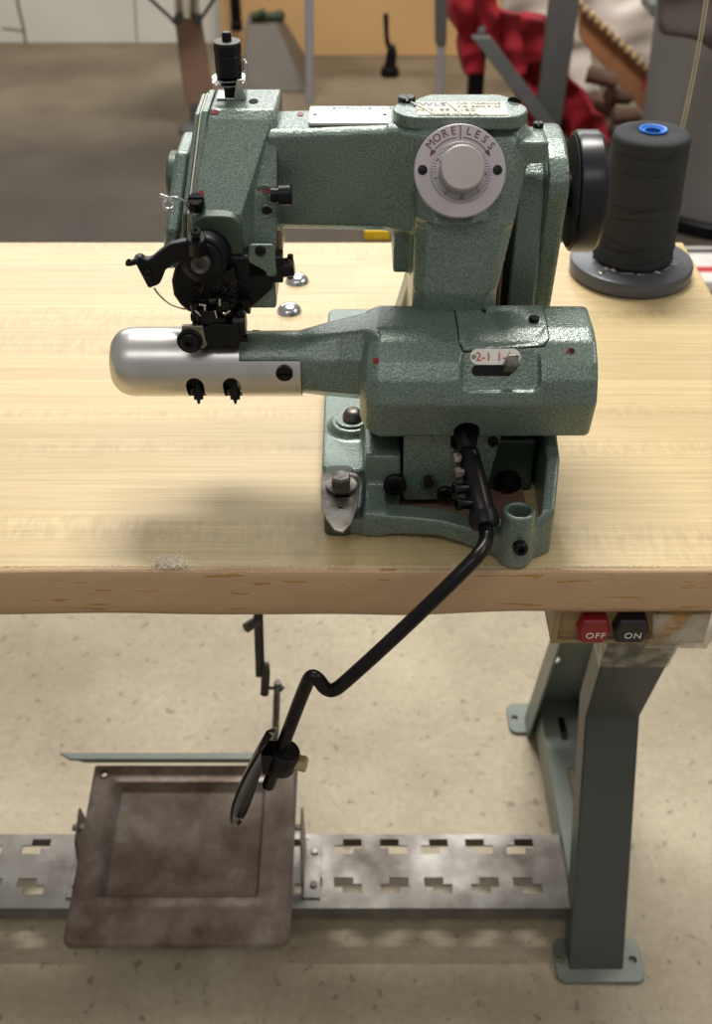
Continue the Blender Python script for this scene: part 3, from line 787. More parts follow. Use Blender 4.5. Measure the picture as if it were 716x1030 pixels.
# dark mechanism visible in the cavity
bm = bmesh.new(); box(bm, .008, .118, .098, .116, T+.012, T+.068); cyl(bm, (.01, .092, T+.058), (.128, .092, T+.058), .011)
obj('shaft_carrier', bm, 'black_oily', mac, bevel=.001)

# ---------- aluminium cylinder cover
CY, CZ, CR = .094, H+.1012, .0227
bm = bmesh.new()
lathe(bm, (-.1605, CY, CZ), (1, 0, 0), [(0, .006), (.0003, .0110), (.0014, .0148), (.0036, .0180), (.0068, .0206), (.011, .0221), (.016, CR), (.125, CR)], 64)
cov = obj('cylinder_cover', bm, 'alu', mac, ang=50)
c = bmesh.new()
xe = PY(240, 360, CY-.02).x
prism(c, [(CY-.05, H+.1128), (CY+.004, H+.1128), (CY+.004, H+.05), (CY+.05, H+.05), (CY+.05, H+.15), (CY-.05, H+.15)], 'x', xe, .05)
boolean(cov, c)
c = bmesh.new(); lathe(c, (-.15, CY, CZ), (1, 0, 0), [(0, .0211), (.15, .0211)], 48); boolean(cov, c)
c = bmesh.new()
dn = Vector((0, -.72, -.70)).normalized()
for px in (196, 233):
    p, nr = hit(cov, px, 388)
    u = Vector((1, 0, 0)); v = Vector((0, -.70, .72))
    ax = Vector((0, 1, .4)).normalized(); 
    cyl(c, p-ax*.02, p+ax*.012, .0058, n=28)
    hull(c, [p-ax*e+Vector((a, 0, 0))+k for e in (-.012, .02) for a in (-.0058, .0058) for k in (Vector((0, 0, 0)), Vector((0, .004, -.02)))])
boolean(cov, c)
for p in cov.data.polygons: p.use_smooth = True
cov.data.set_sharp_from_angle(angle=math.radians(35))
for px in (196, 233):
    p = PY(px, 388, CY-.012)
    bm = bmesh.new(); lathe(bm, p+Vector((0, .006, .002)), (0, -1, -.35), [(0, .0056), (.008, .0054), (.0095, .003), (.011, .0028)], 20)
    e = obj('clamp_screw', bm, 'black_oily', mac, ang=30)
    bm = bmesh.new(); q = PY(px+3, 394, CY-.017); cyl(bm, q+Vector((0, .004, .004)), q+Vector((0, -.0005, -.0055)), .0034, .0032, 12); cyl(bm, q+Vector((0, -.0005, -.0055)), q+Vector((0, -.001, -.0085)), .0014, .0008, 8)
    obj('pin', bm, 'black_oily', e)
p, nr = hit(cov, 286, 375); screw(cov, p, (0, -1, -.02), .0055, .002, 'black')
bm = bmesh.new(); lathe(bm, (-.140, CY, CZ), (1, 0, 0), [(0, .017), (.062, .017)], 32); obj('inner_drum', bm, 'hole', mac)

# ---------- column and upper arm
bm = bmesh.new()
def csec(z, x0, x1, y0, y1, c=.006):
    return [(x0+c, y0, H+z), (x1-c, y0, H+z), (x1, y0+c, H+z), (x1, y1-c, H+z), (x1-c, y1, H+z), (x0+c, y1, H+z), (x0, y1-c, H+z), (x0, y0+c, H+z)]
cs_ = [(.008, .028, .112, .125, .215), (.10, .036, .092, .108, .21), (.145, .0365, .0915, .104, .21), (.185, .037, .100, .1135, .215), (.218, .035, .108, .131, .215), (.233, .0335, .108, .139, .21), (.241, .040, .102, .146, .2)]
for a, d in zip(cs_, cs_[1:]):
    hull(bm, csec(a[0], *a[1:], c=.007)+csec(d[0], *d[1:], c=.009))
hull(bm, csec(.19, .037, .085, .107, .15, .012)+csec(.230, .038, .085, .136, .19, .012))    # dial boss
# foot flare
hull(bm, csec(.008, .004, .05, .20, .26, .01)+csec(.075, .026, .05, .17, .21, .006))
hull(bm, csec(.075, .026, .05, .17, .21, .006)+csec(.12, .036, .05, .16, .2, .006))
# arm (box with chamfers)
def abox(x, y0, y1, z0, z1, c): return [(x, y0, H+z0+c), (x, y0+c, H+z0), (x, y1-c, H+z0), (x, y1, H+z0+c), (x, y1, H+z1-c), (x, y1-c, H+z1), (x, y0+c*.9, H+z1), (x, y0, H+z1-c*.5)]
hull(bm, abox(-.055, .138, .184, .172, .237, .006)+abox(.048, .138, .184, .170, .2405, .006))
hull(bm, abox(.020, .138, .184, .170, .2405, .006)+abox(.052, .125, .19, .165, .2415, .008))
# bracket under the arm at the column
box(bm, .0245, .040, .140, .185, H+.142, H+.175)
# ear on the right
hull(bm, [(x, y, H+z) for x in (.100, .119) for y in (.135, .165) for z in (.218, .232)])
fr = casting('frame', bm, G, mac, .0014, 7)
# right dark groove in the column side
# top cover plate
bm = bmesh.new()
yA, yB = .134, .167
prism(bm, [(x, y) for x, y in rrect(.0225, .1060, yA, yB, .0163, 10)], 'z', H+.2395, H+.2475)
tp_ = obj('top_cover', bm, G, mac, bevel=.0015, seg=3)
tz = H+.2475
q = PZ(409, 101, tz); screw(tp_, (q.x, q.y, tz), (0, 0, 1), .0056, .0026, 'black')
bm = bmesh.new(); prism(bm, rrect(PZ(418, 105, tz).x, PZ(508, 105, tz).x, yA+.003, yB-.005, .001), 'z', tz-.001, tz+.0004); st = obj('rating_label', bm, 'sticker', tp_, label='worn cream paper label with faded print')
bm = bmesh.new()
for k, (s, sz) in enumerate((('EWLS', .0085), )):
    text_mesh(bm, s, sz, basis(Vector((.0455, yB-.0105, tz+.0006)), Vector((1, 0, 0)), Vector((0, 1, 0)), Vector((0, 0, 1))), .0001)
obj('heading', bm, 'blue_print', st)
bm = bmesh.new()
for s, sz, x, y in (('INC. MACHINE', .0042, .076, yB-.009), ('P.O. BOX 9100', .0042, .076, yB-.015), ('NO. 99 9150', .0068, .055, yB-.0215), ('MADE IN U.S.A.', .0045, .060, yB-.029)):
    text_mesh(bm, s, sz, basis(Vector((x, y, tz+.0006)), Vector((1, 0, 0)), Vector((0, 1, 0)), Vector((0, 0, 1))), .0001)
obj('small_print', bm, 'grey_print', st)
bm = bmesh.new()
for (xa_, ya_), (xb_, yb_) in (((.047, yA+.004), (.034, yB-.006)), ((.064, yA+.004), (.056, yB-.006))): tube(bm, [(xa_, ya_, tz+.0006), ((xa_+xb_)/2, (ya_+yb_)/2, tz+.0009), (xb_, yb_, tz+.0006)], .0005, 6)
obj('scratches', bm, 'white', st)
decal('oil_hole', tp_, 517, 101, .0028, 'hole', tp_, .0002, sx=1.6)
# name plate on the arm
zn = H+.2395
q0, q1 = PZ(311, 113, zn), PZ(393, 113, zn)
bm = bmesh.new(); prism(bm, rrect(q0.x, q1.x, .1450, .1770, .002), 'z', zn-.001, zn+.0010); np_ = obj('name_plate', bm, 'name_plate', mac, bevel=.0005, label='pale metal plate with faded lettering')
bm = bmesh.new()
text_mesh(bm, 'TEMPONE 100', .0060, basis(Vector((.0015, .1720, zn+.0011)), Vector((1, 0, 0)), Vector((0, 1, 0)), Vector((0, 0, 1))), .0001, spacing=1.15)
obj('lettering', bm, 'grey_print', np_)
for x in (q0.x+.004, q1.x-.004): screw(np_, (x, .160, zn+.0009), (0, 0, 1), .0012, .0006, 'tick', 'rivet')
decal('oil_mark', fr, 302, 115, .0026, 'red_paint', mac, .0004, sx=1.8)
screw(mac, hit(fr, 542, 118)[0], (0, 0, 1), .0035, .003, 'black')
# ---------- stitch dial
dc, dnr = hit(fr, 462, 175)
e_ = math.radians(33); n_ = Vector((0, -math.cos(e_), math.sin(e_))); yv = Vector((0, math.sin(e_), math.cos(e_))); xv = Vector((1, 0, 0))
dc = PY(462, 173, .1155)
bm = bmesh.new(); lathe(bm, dc-n_*.014, n_, [(0, .026), (.0145, .0272), (.0155, .0278), (.017, .0278), (.0175, .0273)], 64); dl = obj('stitch_dial', bm, 'dial', mac, ang=30, label='round satin dial marked MORE and LESS')
df = dc+n_*.0035
bm = bmesh.new(); dcc = df+xv*.0004-yv*.001
lathe(bm, dcc-n_*.001, n_, [(0, .0183), (.0014, .0183), (.002, .0178)], 64); rg = obj('graduated_ring', bm, 'dial2', dl, ang=30)
bm = bmesh.new(); lathe(bm, dcc, n_, [(0, .0135), (.0125, .0135), (.0138, .0125)], 48); obj('dial_knob', bm, 'knob', dl, ang=30)
bm = bmesh.new()
for i in range(60):
    t = 2*PI*i/60; u = xv*math.cos(t)+yv*math.sin(t); v = xv*-math.sin(t)+yv*math.cos(t); a = .0178; l = .0026 if i % 5 else .0034
    p = dcc+n_*.0009; hull(bm, [p+u*r+v*s+n_*h for r in (a-l, a) for s in (-.00018, .00018) for h in (0, .0003)])
for i in range(9):
    t = math.radians(228-i*40+6); u = xv*math.cos(t)+yv*math.sin(t); v = xv*math.sin(t)-yv*math.cos(t)
    text_mesh(bm, str(i), .0042, basis(dcc+u*.0150+n_*.0011, v, u, n_)if False else basis(dcc+u*.0148+n_*.0011, xv*math.sin(t)-yv*math.cos(t), u, n_), .0001)
obj('graduations', bm, 'tick', rg)
bm = bmesh.new()
def arc_text(s, a0, step):
    for i, ch in enumerate(s):
        t = math.radians(a0-i*step); u = xv*math.cos(t)+yv*math.sin(t); x_ = xv*math.sin(t)-yv*math.cos(t)
        text_mesh(bm, ch, .0066, basis(df+u*.0236+n_*.0002, x_, u, n_), .0001)
arc_text('MORE', 139, 13); arc_text('LESS', 77, 13)
hull(bm, [df+xv*x_+yv*y_+n_*h for x_ in (-.0002, .0004) for y_ in (.0186, .0268) for h in (0, .0003)])
for sg in (-1, 1):
    arc = [df+(xv*math.cos(t)*sg+yv*math.sin(t))*.0196+n_*.0002 for t in [math.radians(84-k*3.2) for k in range(16)]]
    tube(bm, arc, .0003, 5); t = math.radians(30); p = df+(xv*math.cos(t)*sg+yv*math.sin(t))*.0198; dr = (xv*math.sin(t)*sg-yv*math.cos(t)); sd = n_.cross(dr)
    slab(bm, [p+dr*.002, p-dr*.0022+sd*.0016, p-dr*.0022-sd*.0016], n_*.0003)
obj('lettering', bm, 'ink', dl)
for sg in (-1, 1): screw(dl, df+xv*sg*.0226+yv*.0004, n_, .0029, .0009, 'black')

# ---------- belt cover and handwheel
bm = bmesh.new()
def bc(y0, y1, x0, x1):
    pts = []
    zt_ = H+.196; r = (y1-y0)/2; yc = (y0+y1)/2
    for i in range(13):
        t = PI*i/12; pts.append((yc+r*math.cos(t), zt_+r*.55*math.sin(t)-.0))
    pts += [(y0+.018, H+.10), (y1-.01, H+.10)]
    pts += []
    prism(bm, pts, 'x', x0, x1)
bc(.142, .235, .1225, .1365)
bcv = casting('belt_cover', bm, G, mac, .0014, 6)
bm = bmesh.new()
pts = [(.150, H+.185), (.157, H+.202), (.172, H+.210), (.205, H+.205), (.215, H+.10), (.150, H+.07)]
prism(bm, pts, 'x', .104, .124)
obj('belt_guard', bm, G, mac, bevel=.003, seg=3)
bm = bmesh.new(); box(bm, .088, .106, .15, .205, H+.02, H+.215); obj('guard_back', bm, 'black_oily', mac, bevel=.002)
bm = bmesh.new(); prism(bm, [(.148, H+.235), (.158, H+.235), (.150, H+.10), (.142, H+.10)], 'x', .0965, .0985); obj('guard_edge', bm, 'brown_wrap', mac)
wz, wy = H+.1800, .187
bm = bmesh.new(); R_ = .0402
lathe(bm, (.139, wy, wz), (1, 0, 0), [(-.002, .012), (.010, .012)], 24); obj('wheel_hub', bm, 'black', mac)
bm = bmesh.new()
lathe(bm, (.1455, wy, wz), (1, 0, 0), [(0, .030), (0, R_-.003), (.001, R_-.001), (.003, R_), (.0155, R_), (.018, R_-.0015), (.019, R_-.005), (.017, .02)], 72)
hw = obj('handwheel', bm, 'wheel', mac, ang=30, label='black rimmed handwheel')
bm = bmesh.new(); lathe(bm, (.1452, wy, wz), (1, 0, 0), [(0, R_-.0035), (.0012, R_-.003), (.003, .02)], 64); obj('wheel_web', bm, 'wheel_face', hw)

# ---------- head
bm = bmesh.new()
# sloping nose block
hull(bm, [(-.0905, .153, H+0.2467), (-.0500, .153, H+0.2467), (-.0900, .195, H+0.2457), (-.0490, .195, H+0.2457),
          (-.0910, .146, H+0.2422), (-.0530, .146, H+0.2422),
          (-.1010, .100, H+.200), (-.0700, .100, H+.200), (-.1005, .100, H+.155), (-.0670, .100, H+.155),
          (-.1000, .18, H+.150), (-.0640, .18, H+.150)])
# right shoulder, set back
hull(bm, [(-.0560, .150, H+0.2437), (-.0485, .150, H+0.2437), (-.0560, .195, H+0.2437), (-.0480, .195, H+0.2437),
          (-.0760, .113, H+.205), (-.0490, .121, H+.205), (-.0740, .105, H+.150), (-.0500, .108, H+.150),
          (-.072, .19, H+.148), (-.0490, .19, H+.148)])
# right lower lug
hull(bm, [(x, y, H+z) for x in (-.072, -.0505) for y in (.094, .125) for z in (.140, .160)])
hd = casting('head', bm, G, mac, .0012, 3)
# gasket strip and left side plates
def side_plate(x0, x1, dy, zlo, mat, nme, zt=.250, tilt=0):
    bm = bmesh.new()
    pts = [(.153+dy, H+zt), (.195, H+zt), (.195, H+zlo), (.108+dy, H+zlo), (.103+dy, H+.198+tilt)]
    b = bmesh.new()
    def xs(x, z): return x - (.250-(z-H))*.135
    r0 = [b.verts.new((xs(x0, z), y, z)) for y, z in pts]; r1 = [b.verts.new((xs(x1, z), y, z)) for y, z in pts]
    skin(b, [r0, r1]); fix(b); merge(bm, b)
    return obj(nme, bm, mat, mac, bevel=.0012, seg=2)
side_plate(-.0950, -.0905, .000, .162, G, 'face_plate', .2455)
side_plate(-.0964, -.0952, .003, .160, 'sticker', 'gasket', .2435)
side_plate(-.0995, -.0964, .002, .158, G, 'face_cover', .243)
bm = bmesh.new()
b = bmesh.new(); pts = [(.140, H+.216), (.146, H+.222), (.185, H+.222), (.190, H+.158), (.112, H+.158), (.110, H+.185)]
r0 = [b.verts.new((-.1025-(.232-(z-H))*.16, y, z)) for y, z in pts]; r1 = [b.verts.new((-.1120-(.232-(z-H))*.16, y, z)) for y, z in pts]
skin(b, [r0, r1]); fix(b); merge(bm, b); obj('side_cover', bm, G, mac, bevel=.003, seg=3)
bm = bmesh.new(); lathe(bm, (-.116, .165, H+.195), (-1, 0, 0), [(0, .02), (.004, .02), (.006, .017)], 40); obj('cam_cap', bm, 'green_dark', mac, ang=30)
# dark green arched nose plate
bm = bmesh.new(); b = bmesh.new(); arc = []
ax0, ax1 = PY(196, 260, .098).x, PY(246, 260, .098).x; xm = (ax0+ax1)/2; rx = (ax1-ax0)/2
zt_ = PY(225, 214, .098).z
for i in range(17):
    t = PI*i/16; ct = math.cos(t); st_ = math.sin(t)
    arc.append((xm+rx*math.copysign(abs(ct)**.55, ct), zt_-.016+.016*st_**.6))
arc = [(xm+rx*1.12, H+.135)]+arc+[(xm-rx, H+.15)]
prism(bm, arc, 'y', .0935, .104); obj('nose_plate', bm, 'green_dark', mac, bevel=.0015, seg=2)
# red marks, screws, holes on the head
decal('oil_mark', hd, 216, 113, .0022, 'red_paint', mac, .0004, sx=1.6)
decal('oil_hole', hd, 255, 102, .0030, 'hole', mac, .0003, sx=1.7)
decal('oil_mark', hd, 202, 195, .0026, 'red_paint', mac, .0004)
for px, py, mt in ((267, 192, 'red_paint'), (268, 212, 'hole')):
    p, nr = hit(hd, px, py); bm = bmesh.new()
    tube(bm, [p+Vector((math.cos(t)*.0045, -.0004, math.sin(t)*.0036)) for t in [2*PI*i/20 for i in range(20)]], .0009, 6, closed=True); obj('raised_ring', bm, G, mac)
    decal('oil_mark' if mt == 'red_paint' else 'oil_hole', hd, px, py, .0022, mt, mac, .0005, sx=1.4)
p, nr = hit(hd, 198, 207); screw(mac, p, (0, -.6, 1), .0052, .007, 'black', 'guide_screw')
# wire thread guide
bm = bmesh.new(); z0 = p.z+.003
W = [PY(x, y, .1+k) for x, y, k in ((192, 213, .0), (188, 205, -.004), (182, 200, -.006), (172, 198, -.007), (165, 201, -.008), (164, 208, -.009), (170, 211, -.01), (175, 207, -.008), (172, 200, -.005), (161, 196, -.004))]
tube(bm, W, .0009, 8, smooth=2); obj('thread_guide', bm, 'chrome', mac)
# black knob on the right of the head
q = PY(279, 196, .118)
bm = bmesh.new(); lathe(bm, q-Vector((.004, 0, 0)), (1, 0, 0), [(0, .0045), (.005, .0045), (.005, .0062), (.012, .0066), (.013, .0058)], 28); obj('side_knob', bm, 'black', mac, ang=30)
# lower right mechanism
bm = bmesh.new(); q = PY(288, 270, .098)
lathe(bm, q-Vector((.006, 0, 0)), (1, 0, .1), [(0, .0058), (.009, .0062), (.011, .005)], 20); box(bm, q.x-.012, q.x-.002, .092, .105, q.z-.007, q.z+.010)
cyl(bm, PY(292, 256, .1), PY(292, 280, .1), .002, n=10)
obj('adjusting_knob', bm, 'black_oily', mac, bevel=.0006)
bm = bmesh.new(); hull(bm, [PY(x, y, k) for x, y in ((250, 245), (276, 245), (279, 278), (246, 282)) for k in (.090, .110)]); o = obj('lug', bm, 'green', mac, bevel=.002)
screw(o, PY(262, 252, .090), (0, -1, .2), .0034, .002, 'black_oily', 'screw', 'socket')
bm = bmesh.new(); hull(bm, [PY(x, y, k) for x, y in ((246, 270), (280, 276), (252, 296), (240, 296)) for k in (.092, .112)]); obj('lower_lug', bm, 'black_oily', mac, bevel=.002)
bm = bmesh.new(); cyl(bm, PY(281, 232, .118), PY(282, 262, .112), .0016, n=10); obj('guide_pin', bm, 'brown_wrap', mac)

# ---------- thread tension post
tc_ = hit(hd, 232, 97)[0]; ten = bpy.data.objects.new('tension_post', None)
bm = bmesh.new(); q = tc_.copy(); up = Vector((0, -.02, 1))
lathe(bm, q, up, [(-.002, .004), (.010, .004), (.012, .0055), (.0135, .0055), (.0135, .0082), (.0255, .0084), (.0262, .0078), (.0268, .0078), (.0270, .0086), (.0325, .0086)], 32)
tn = obj('tension_post', bm, 'black', mac, ang=30)
bm = bmesh.new(); lathe(bm, q+Vector((0, 0, .0325)), up, [(0, .0084), (.0012, .0084), (.0014, .0074)], 32); obj('cap_ring', bm, 'linkage', tn, ang=30)
bm = bmesh.new(); lathe(bm, q+Vector((0, 0, .0335)), up, [(0, .0030), (.004, .0030), (.0055, .0022)], 16); obj('cap_nut', bm, 'black', tn, ang=30)
bm = bmesh.new()
for z_ in (.0085, .0113): lathe(bm, q+Vector((0, 0, z_)), up, [(0, .0070), (.0004, .0106), (.0012, .0109), (.0016, .0070)], 32)
obj('tension_disc', bm, 'chrome', tn)
bm = bmesh.new()
slab(bm, [q+Vector((.0025, -.0085, .000)), q+Vector((.0105, -.0085, .001)), q+Vector((.0085, -.0095, .013)), q+Vector((.0055, -.0095, .0135))], (0, .001, 0))
slab(bm, [q+Vector((-.008, -.0085, .0003)), q+Vector((.0105, -.0085, .0003)), q+Vector((.0105, .006, .0003)), q+Vector((-.008, .006, .0003))], (0, 0, .0012))
slab(bm, [q+Vector((.0095, -.008, .0003)), q+Vector((.0095, .004, .0003)), q+Vector((.0105, .003, .021)), q+Vector((.0105, -.001, .021))], (.001, 0, 0))
obj('tension_bracket', bm, 'chrome', tn, bevel=.0004)
bm = bmesh.new(); c0 = q+Vector((.010, .001, .019)); tube(bm, [c0+Vector((0, math.cos(t)*.0028, math.sin(t)*.0028)) for t in [2*PI*i/16 for i in range(16)]], .0008, 8, closed=True); obj('thread_eye', bm, 'chrome', tn)

# ---------- clamp ring with looper arm (black)
rc = PY(203, 263, .075); axd = Vector((-.06, -1, .12)).normalized()
bm = bmesh.new()
lathe(bm, rc-axd*.030, axd, [(0, .0150), (.024, .0150), (.027, .0143), (.028, .013)], 40)
lathe(bm, rc-axd*.004, axd, [(0, .0118), (.0035, .0118), (.0045, .0105)], 36)
cr_ = obj('clamp_ring', bm, 'black', mac, ang=30)
bm = bmesh.new(); q = PY(198, 249, .0725); q2 = PY(197, 236, .0675); lathe(bm, q, (q2-q), [(-.002, .0062), (.0085, .0058), (.0095, .005)], 20); o = obj('clamp_boss', bm, 'black', mac, ang=30)
screw(o, q2+Vector((0, 0, .0015)), (q2-q), .003, .0018, 'hole', 'screw', 'socket')
bm = bmesh.new(); p = rc+axd*.0005; lathe(bm, p, axd, [(-.002, .0056), (.0058, .0056), (.0064, .0050), (.0052, .0034), (.0050, .0034)], 28); s_ = obj('centre_screw', bm, 'linkage', mac, ang=30)
c = bmesh.new(); cyl(c, p+axd*.003, p+axd*.012, .0026, n=6); boolean(s_, c)
bm = bmesh.new()
Yk = .074
armpts = [(201, 252, 13), (186, 252, 12), (172, 256, 10), (163, 263, 9), (156, 272, 9), (151, 280, 9)]
up_ = [(200, 243), (186, 243), (171, 246), (160, 254), (152, 261), (146, 262), (140, 258), (133, 261), (137, 268), (149, 291), (160, 287), (163, 281), (166, 273), (176, 265), (190, 262), (201, 264)]
b = bmesh.new(); slab(bm, [PY(x, y, Yk) for x, y in up_], (0, .007, 0)); b.free()
lo = obj('looper_arm', bm, 'black', mac, bevel=.0016, seg=3)
bm = bmesh.new(); tube(bm, [PY(139, 262, Yk-.001), PY(131, 265, Yk-.004), PY(129, 264, Yk-.005)], [.0022, .0017, .0024], 10); obj('looper_tip', bm, 'black', lo)
screw(lo, PY(149, 275, Yk), (0, -1, 0), .0028, .0015, 'black_oily')
bm = bmesh.new(); tube(bm, [PY(155, 290, Yk+.003), PY(160, 297, Yk), PY(170, 306, Yk-.002), PY(181, 310, Yk-.003), PY(188, 311, Yk-.003)], [.0007, .0006, .0005, .0005, .0006], 6, smooth=2); obj('curved_needle', bm, 'steel', lo)

# ---------- lower head: black casting and needle mechanism
bm = bmesh.new()
arcp = [(176, 268), (172, 284), (174, 298), (181, 308), (190, 316), (248, 316), (258, 306), (276, 290), (272, 270), (250, 258), (205, 258), (185, 262)]
slab(bm, [PY(x, y, .090) for x, y in arcp], (0, .030, 0))
lh = obj('presser_housing', bm, 'black', mac, bevel=.003, seg=3)
bm = bmesh.new(); slab(bm, [PY(x, y, .084) for x, y in ((205, 276), (236, 270), (240, 300), (236, 312), (198, 312))], (0, .008, 0)); obj('front_plate', bm, 'black_oily', mac, bevel=.0015)
bm = bmesh.new()
rnd = random.Random(11)
Yn = .078
for k in range(70):
    px = rnd.uniform(192, 246); py = rnd.uniform(302, 345); s1 = rnd.uniform(.0015, .0042); p = PY(px, py, Yn+rnd.uniform(-.004, .012))
    if rnd.random() < .45: ax_ = rnd.choice(((1, 0, 0), (0, 1, 0), (0, 0, 1))); cyl(bm, p-Vector(ax_)*s1, p+Vector(ax_)*s1*1.2, s1*.8, n=12)
    else: box(bm, p.x-s1*rnd.uniform(.6, 1.3), p.x+s1, p.y-s1, p.y+s1, p.z-s1*rnd.uniform(.5, 1.2), p.z+s1)
hull(bm, [PY(x, y, k) for x, y in ((200, 316), (244, 318), (245, 332), (238, 343), (214, 344), (200, 340)) for k in (.082, .104)])
obj('needle_carrier', bm, 'black_oily', mac, bevel=.0004)
bm = bmesh.new()
for px, py in ((217, 326), (229, 330)): q = PY(px, py, .076); cyl(bm, q-Vector((.004, 0, 0)), q+Vector((.006, 0, 0)), .0052, n=24)
q = PY(241, 325, .078); cyl(bm, q-Vector((.004, 0, 0)), q+Vector((.004, 0, 0)), .0075, n=24); obj('feed_roller', bm, 'black_oily', mac, bevel=.0005)
# small bright bits
bm = bmesh.new()
for a, c_ in (((206, 308), (206, 317)), ((200, 306), (207, 307)), ((221, 300), (221, 307)), ((209, 334), (209, 345)), ((216, 312), (218, 322)), ((232, 312), (226, 316)), ((196, 312), (203, 318))):
    cyl(bm, PY(a[0], a[1], .072), PY(c_[0], c_[1], .073), .0008, n=8)
obj('bright_pins', bm, 'chrome', mac)
bm = bmesh.new(); slab(bm, [PY(x, y, .0685) for x, y in ((183, 328), (204, 328), (206, 340), (209, 347), (204, 351), (186, 352), (180, 345))], (0, .003, 0)); fp_ = obj('guide_plate', bm, 'steel', mac, bevel=.0008)
q = PY(191, 343, .0685); screw(fp_, q, (0, -1, 0), .0058, .003, 'black', 'screw', 'socket')
bm = bmesh.new(); tube(bm, [q+Vector((math.cos(t)*.0068, -.0005, math.sin(t)*.0068)) for t in [2*PI*i/28 for i in range(28)]], .0014, 8, closed=True); obj('collar', bm, 'black', fp_)
bm = bmesh.new()
slab(bm, [PY(x, y, .0695) for x, y in ((204, 330), (216, 326), (240, 328), (242, 340), (236, 347), (212, 348), (205, 344))], (0, .004, 0)); obj('presser_foot', bm, 'black', mac, bevel=.0008)
# lint caught in the mechanism
bm = bmesh.new()
for k in range(60):
    px = rnd.uniform(196, 242); py = rnd.uniform(284, 318); p = PY(px, py, .0815)
    d1 = Vector((rnd.uniform(-1, 1), rnd.uniform(-.3, .1), rnd.uniform(-1, 1)))*.0035; d2 = Vector((rnd.uniform(-1, 1), rnd.uniform(-.5, .1), rnd.uniform(-1, 1)))*.0035
    tube(bm, [p, p+d1, p+d1+d2], .00011, 4)
o = obj('lint', bm, 'dark_cloth', mac); o['kind'] = 'stuff'

# ---------- knee lever
kl_pts = [(474, 455, .048), (480, 490, .030), (485, 522, .012), (490, 538, .002), (487, 550, -.010), (474, 567, -.022), (400, 638, -.038), (345, 688, -.042), (335, 695, -.042),
          (327, 693, -.042), (321, 684, -.042), (314, 679, -.041), (309, 685, -.040), (288, 740, -.036), (270, 790, -.034)]
P_ = [PY(x, y, k) for x, y, k in kl_pts]
bm = bmesh.new(); tube(bm, P_, .0047, 16, smooth=2)
kn = obj('knee_lever', bm, 'rod', mac, ang=60, label='bent black rod reaching down past the table edge')
a = PY(470, 452, .052); b0 = PY(486, 520, .013); d = (b0-a).normalized()
bm = bmesh.new(); lathe(bm, a, d, [(0, .0060), (.002, .0072), ((b0-a).length-.002, .0082), ((b0-a).length, .0076)], 28); cyl(bm, a-d*.022, a, .0058, n=20); sl = obj('clamp_sleeve', bm, 'rod', kn, ang=30)
bm = bmesh.new(); lathe(bm, b0-d*.002, d, [(-.001, .0092), (.004, .0098), (.008, .0092), (.009, .0066)], 28); obj('sleeve_collar', bm, 'black', kn, ang=30)
for i, (px, py) in enumerate(((459, 461), (460, 476), (461, 492), (464, 507))):
    t = ((py-454)/66); c0 = a.lerp(b0, max(0, t)); q = PY(px, py, c0.y-.004); dd = (q-c0).normalized()
    bm = bmesh.new()
    if i < 2: lathe(bm, c0, dd, [(0, .0030), ((q-c0).length*.9, .0030), ((q-c0).length*.9, .0044), ((q-c0).length+.002, .0046), ((q-c0).length+.003, .0036)], 8)
    else: lathe(bm, c0, dd, [(0, .0036), ((q-c0).length*.9, .0036), ((q-c0).length+.003, .0048), ((q-c0).length+.0035, .0028), ((q-c0).length+.0015, .0026)], 20)
    obj('set_screw', bm, 'rod' if i > 1 else 'steel', sl, ang=30)
# knee pad plate, clamp and hex bolt
bm = bmesh.new()
cc = PY(284, 764, -.036)
d = (P_[-1]-P_[-2]).normalized()
lathe(bm, cc-d*.011, d, [(0, .0098), (.002, .0108), (.018, .0108), (.020, .0098)], 28)
hull(bm, [cc+Vector((x, y, z)) for x, y, z in ((-.014, -.006, .012), (-.014, .008, .012), (0, -.008, .010), (0, .008, .010), (-.014, -.006, -.009), (-.014, .008, -.009), (0, -.008, -.009), (0, .008, -.009))])
obj('pad_clamp', bm, 'black', kn, ang=30, bevel=.0006)
bm = bmesh.new(); q = PY(296, 765, -.036); screw(kn, q+Vector((.0035, -.002, 0)), (1, -.25, -.05), .0062, .0055, 'brass', 'hex_bolt', 'hex'); cyl(bm, q-Vector((.006, 0, 0)), q+Vector((.006, -.002, 0)), .003, n=14); obj('bolt_shank', bm, 'steel', kn)
# pad: long oval plate seen nearly edge-on
top_ = PY(268, 735, -.034); bot = PY(238, 822, -.034); L_ = (bot-top_); ln_ = L_.length; ld = L_.normalized()
ww = Vector((.38, .90, -.05)).normalized(); ww = (ww-ld*ww.dot(ld)).normalized(); nn2 = ld.cross(ww).normalized()
if nn2.x > 0: nn2 = -nn2
bm = bmesh.new(); b = bmesh.new(); rings = []
for k in range(25):
    t = (1-math.cos(PI*(k+.4)/24.8))/2; wd = .025*math.sqrt(max(0.0004, 1-(2*t-1)**2)); bow = .004*(1-(2*t-1)**2)
    ctr = top_.lerp(bot, t)+nn2*(bow)
    row = []
    for s in range(11):
        u_ = -1+2*s/10; row.append(ctr+ww*wd*u_-nn2*(.003*u_*u_))
    rings.append([b.verts.new(p) for p in row]+[b.verts.new(p-nn2*.0022) for p in row[::-1]])
skin(b, rings); fix(b); merge(bm, b); obj('knee_pad', bm, 'rod', kn, ang=50, label='oval black knee pad plate seen edge-on')

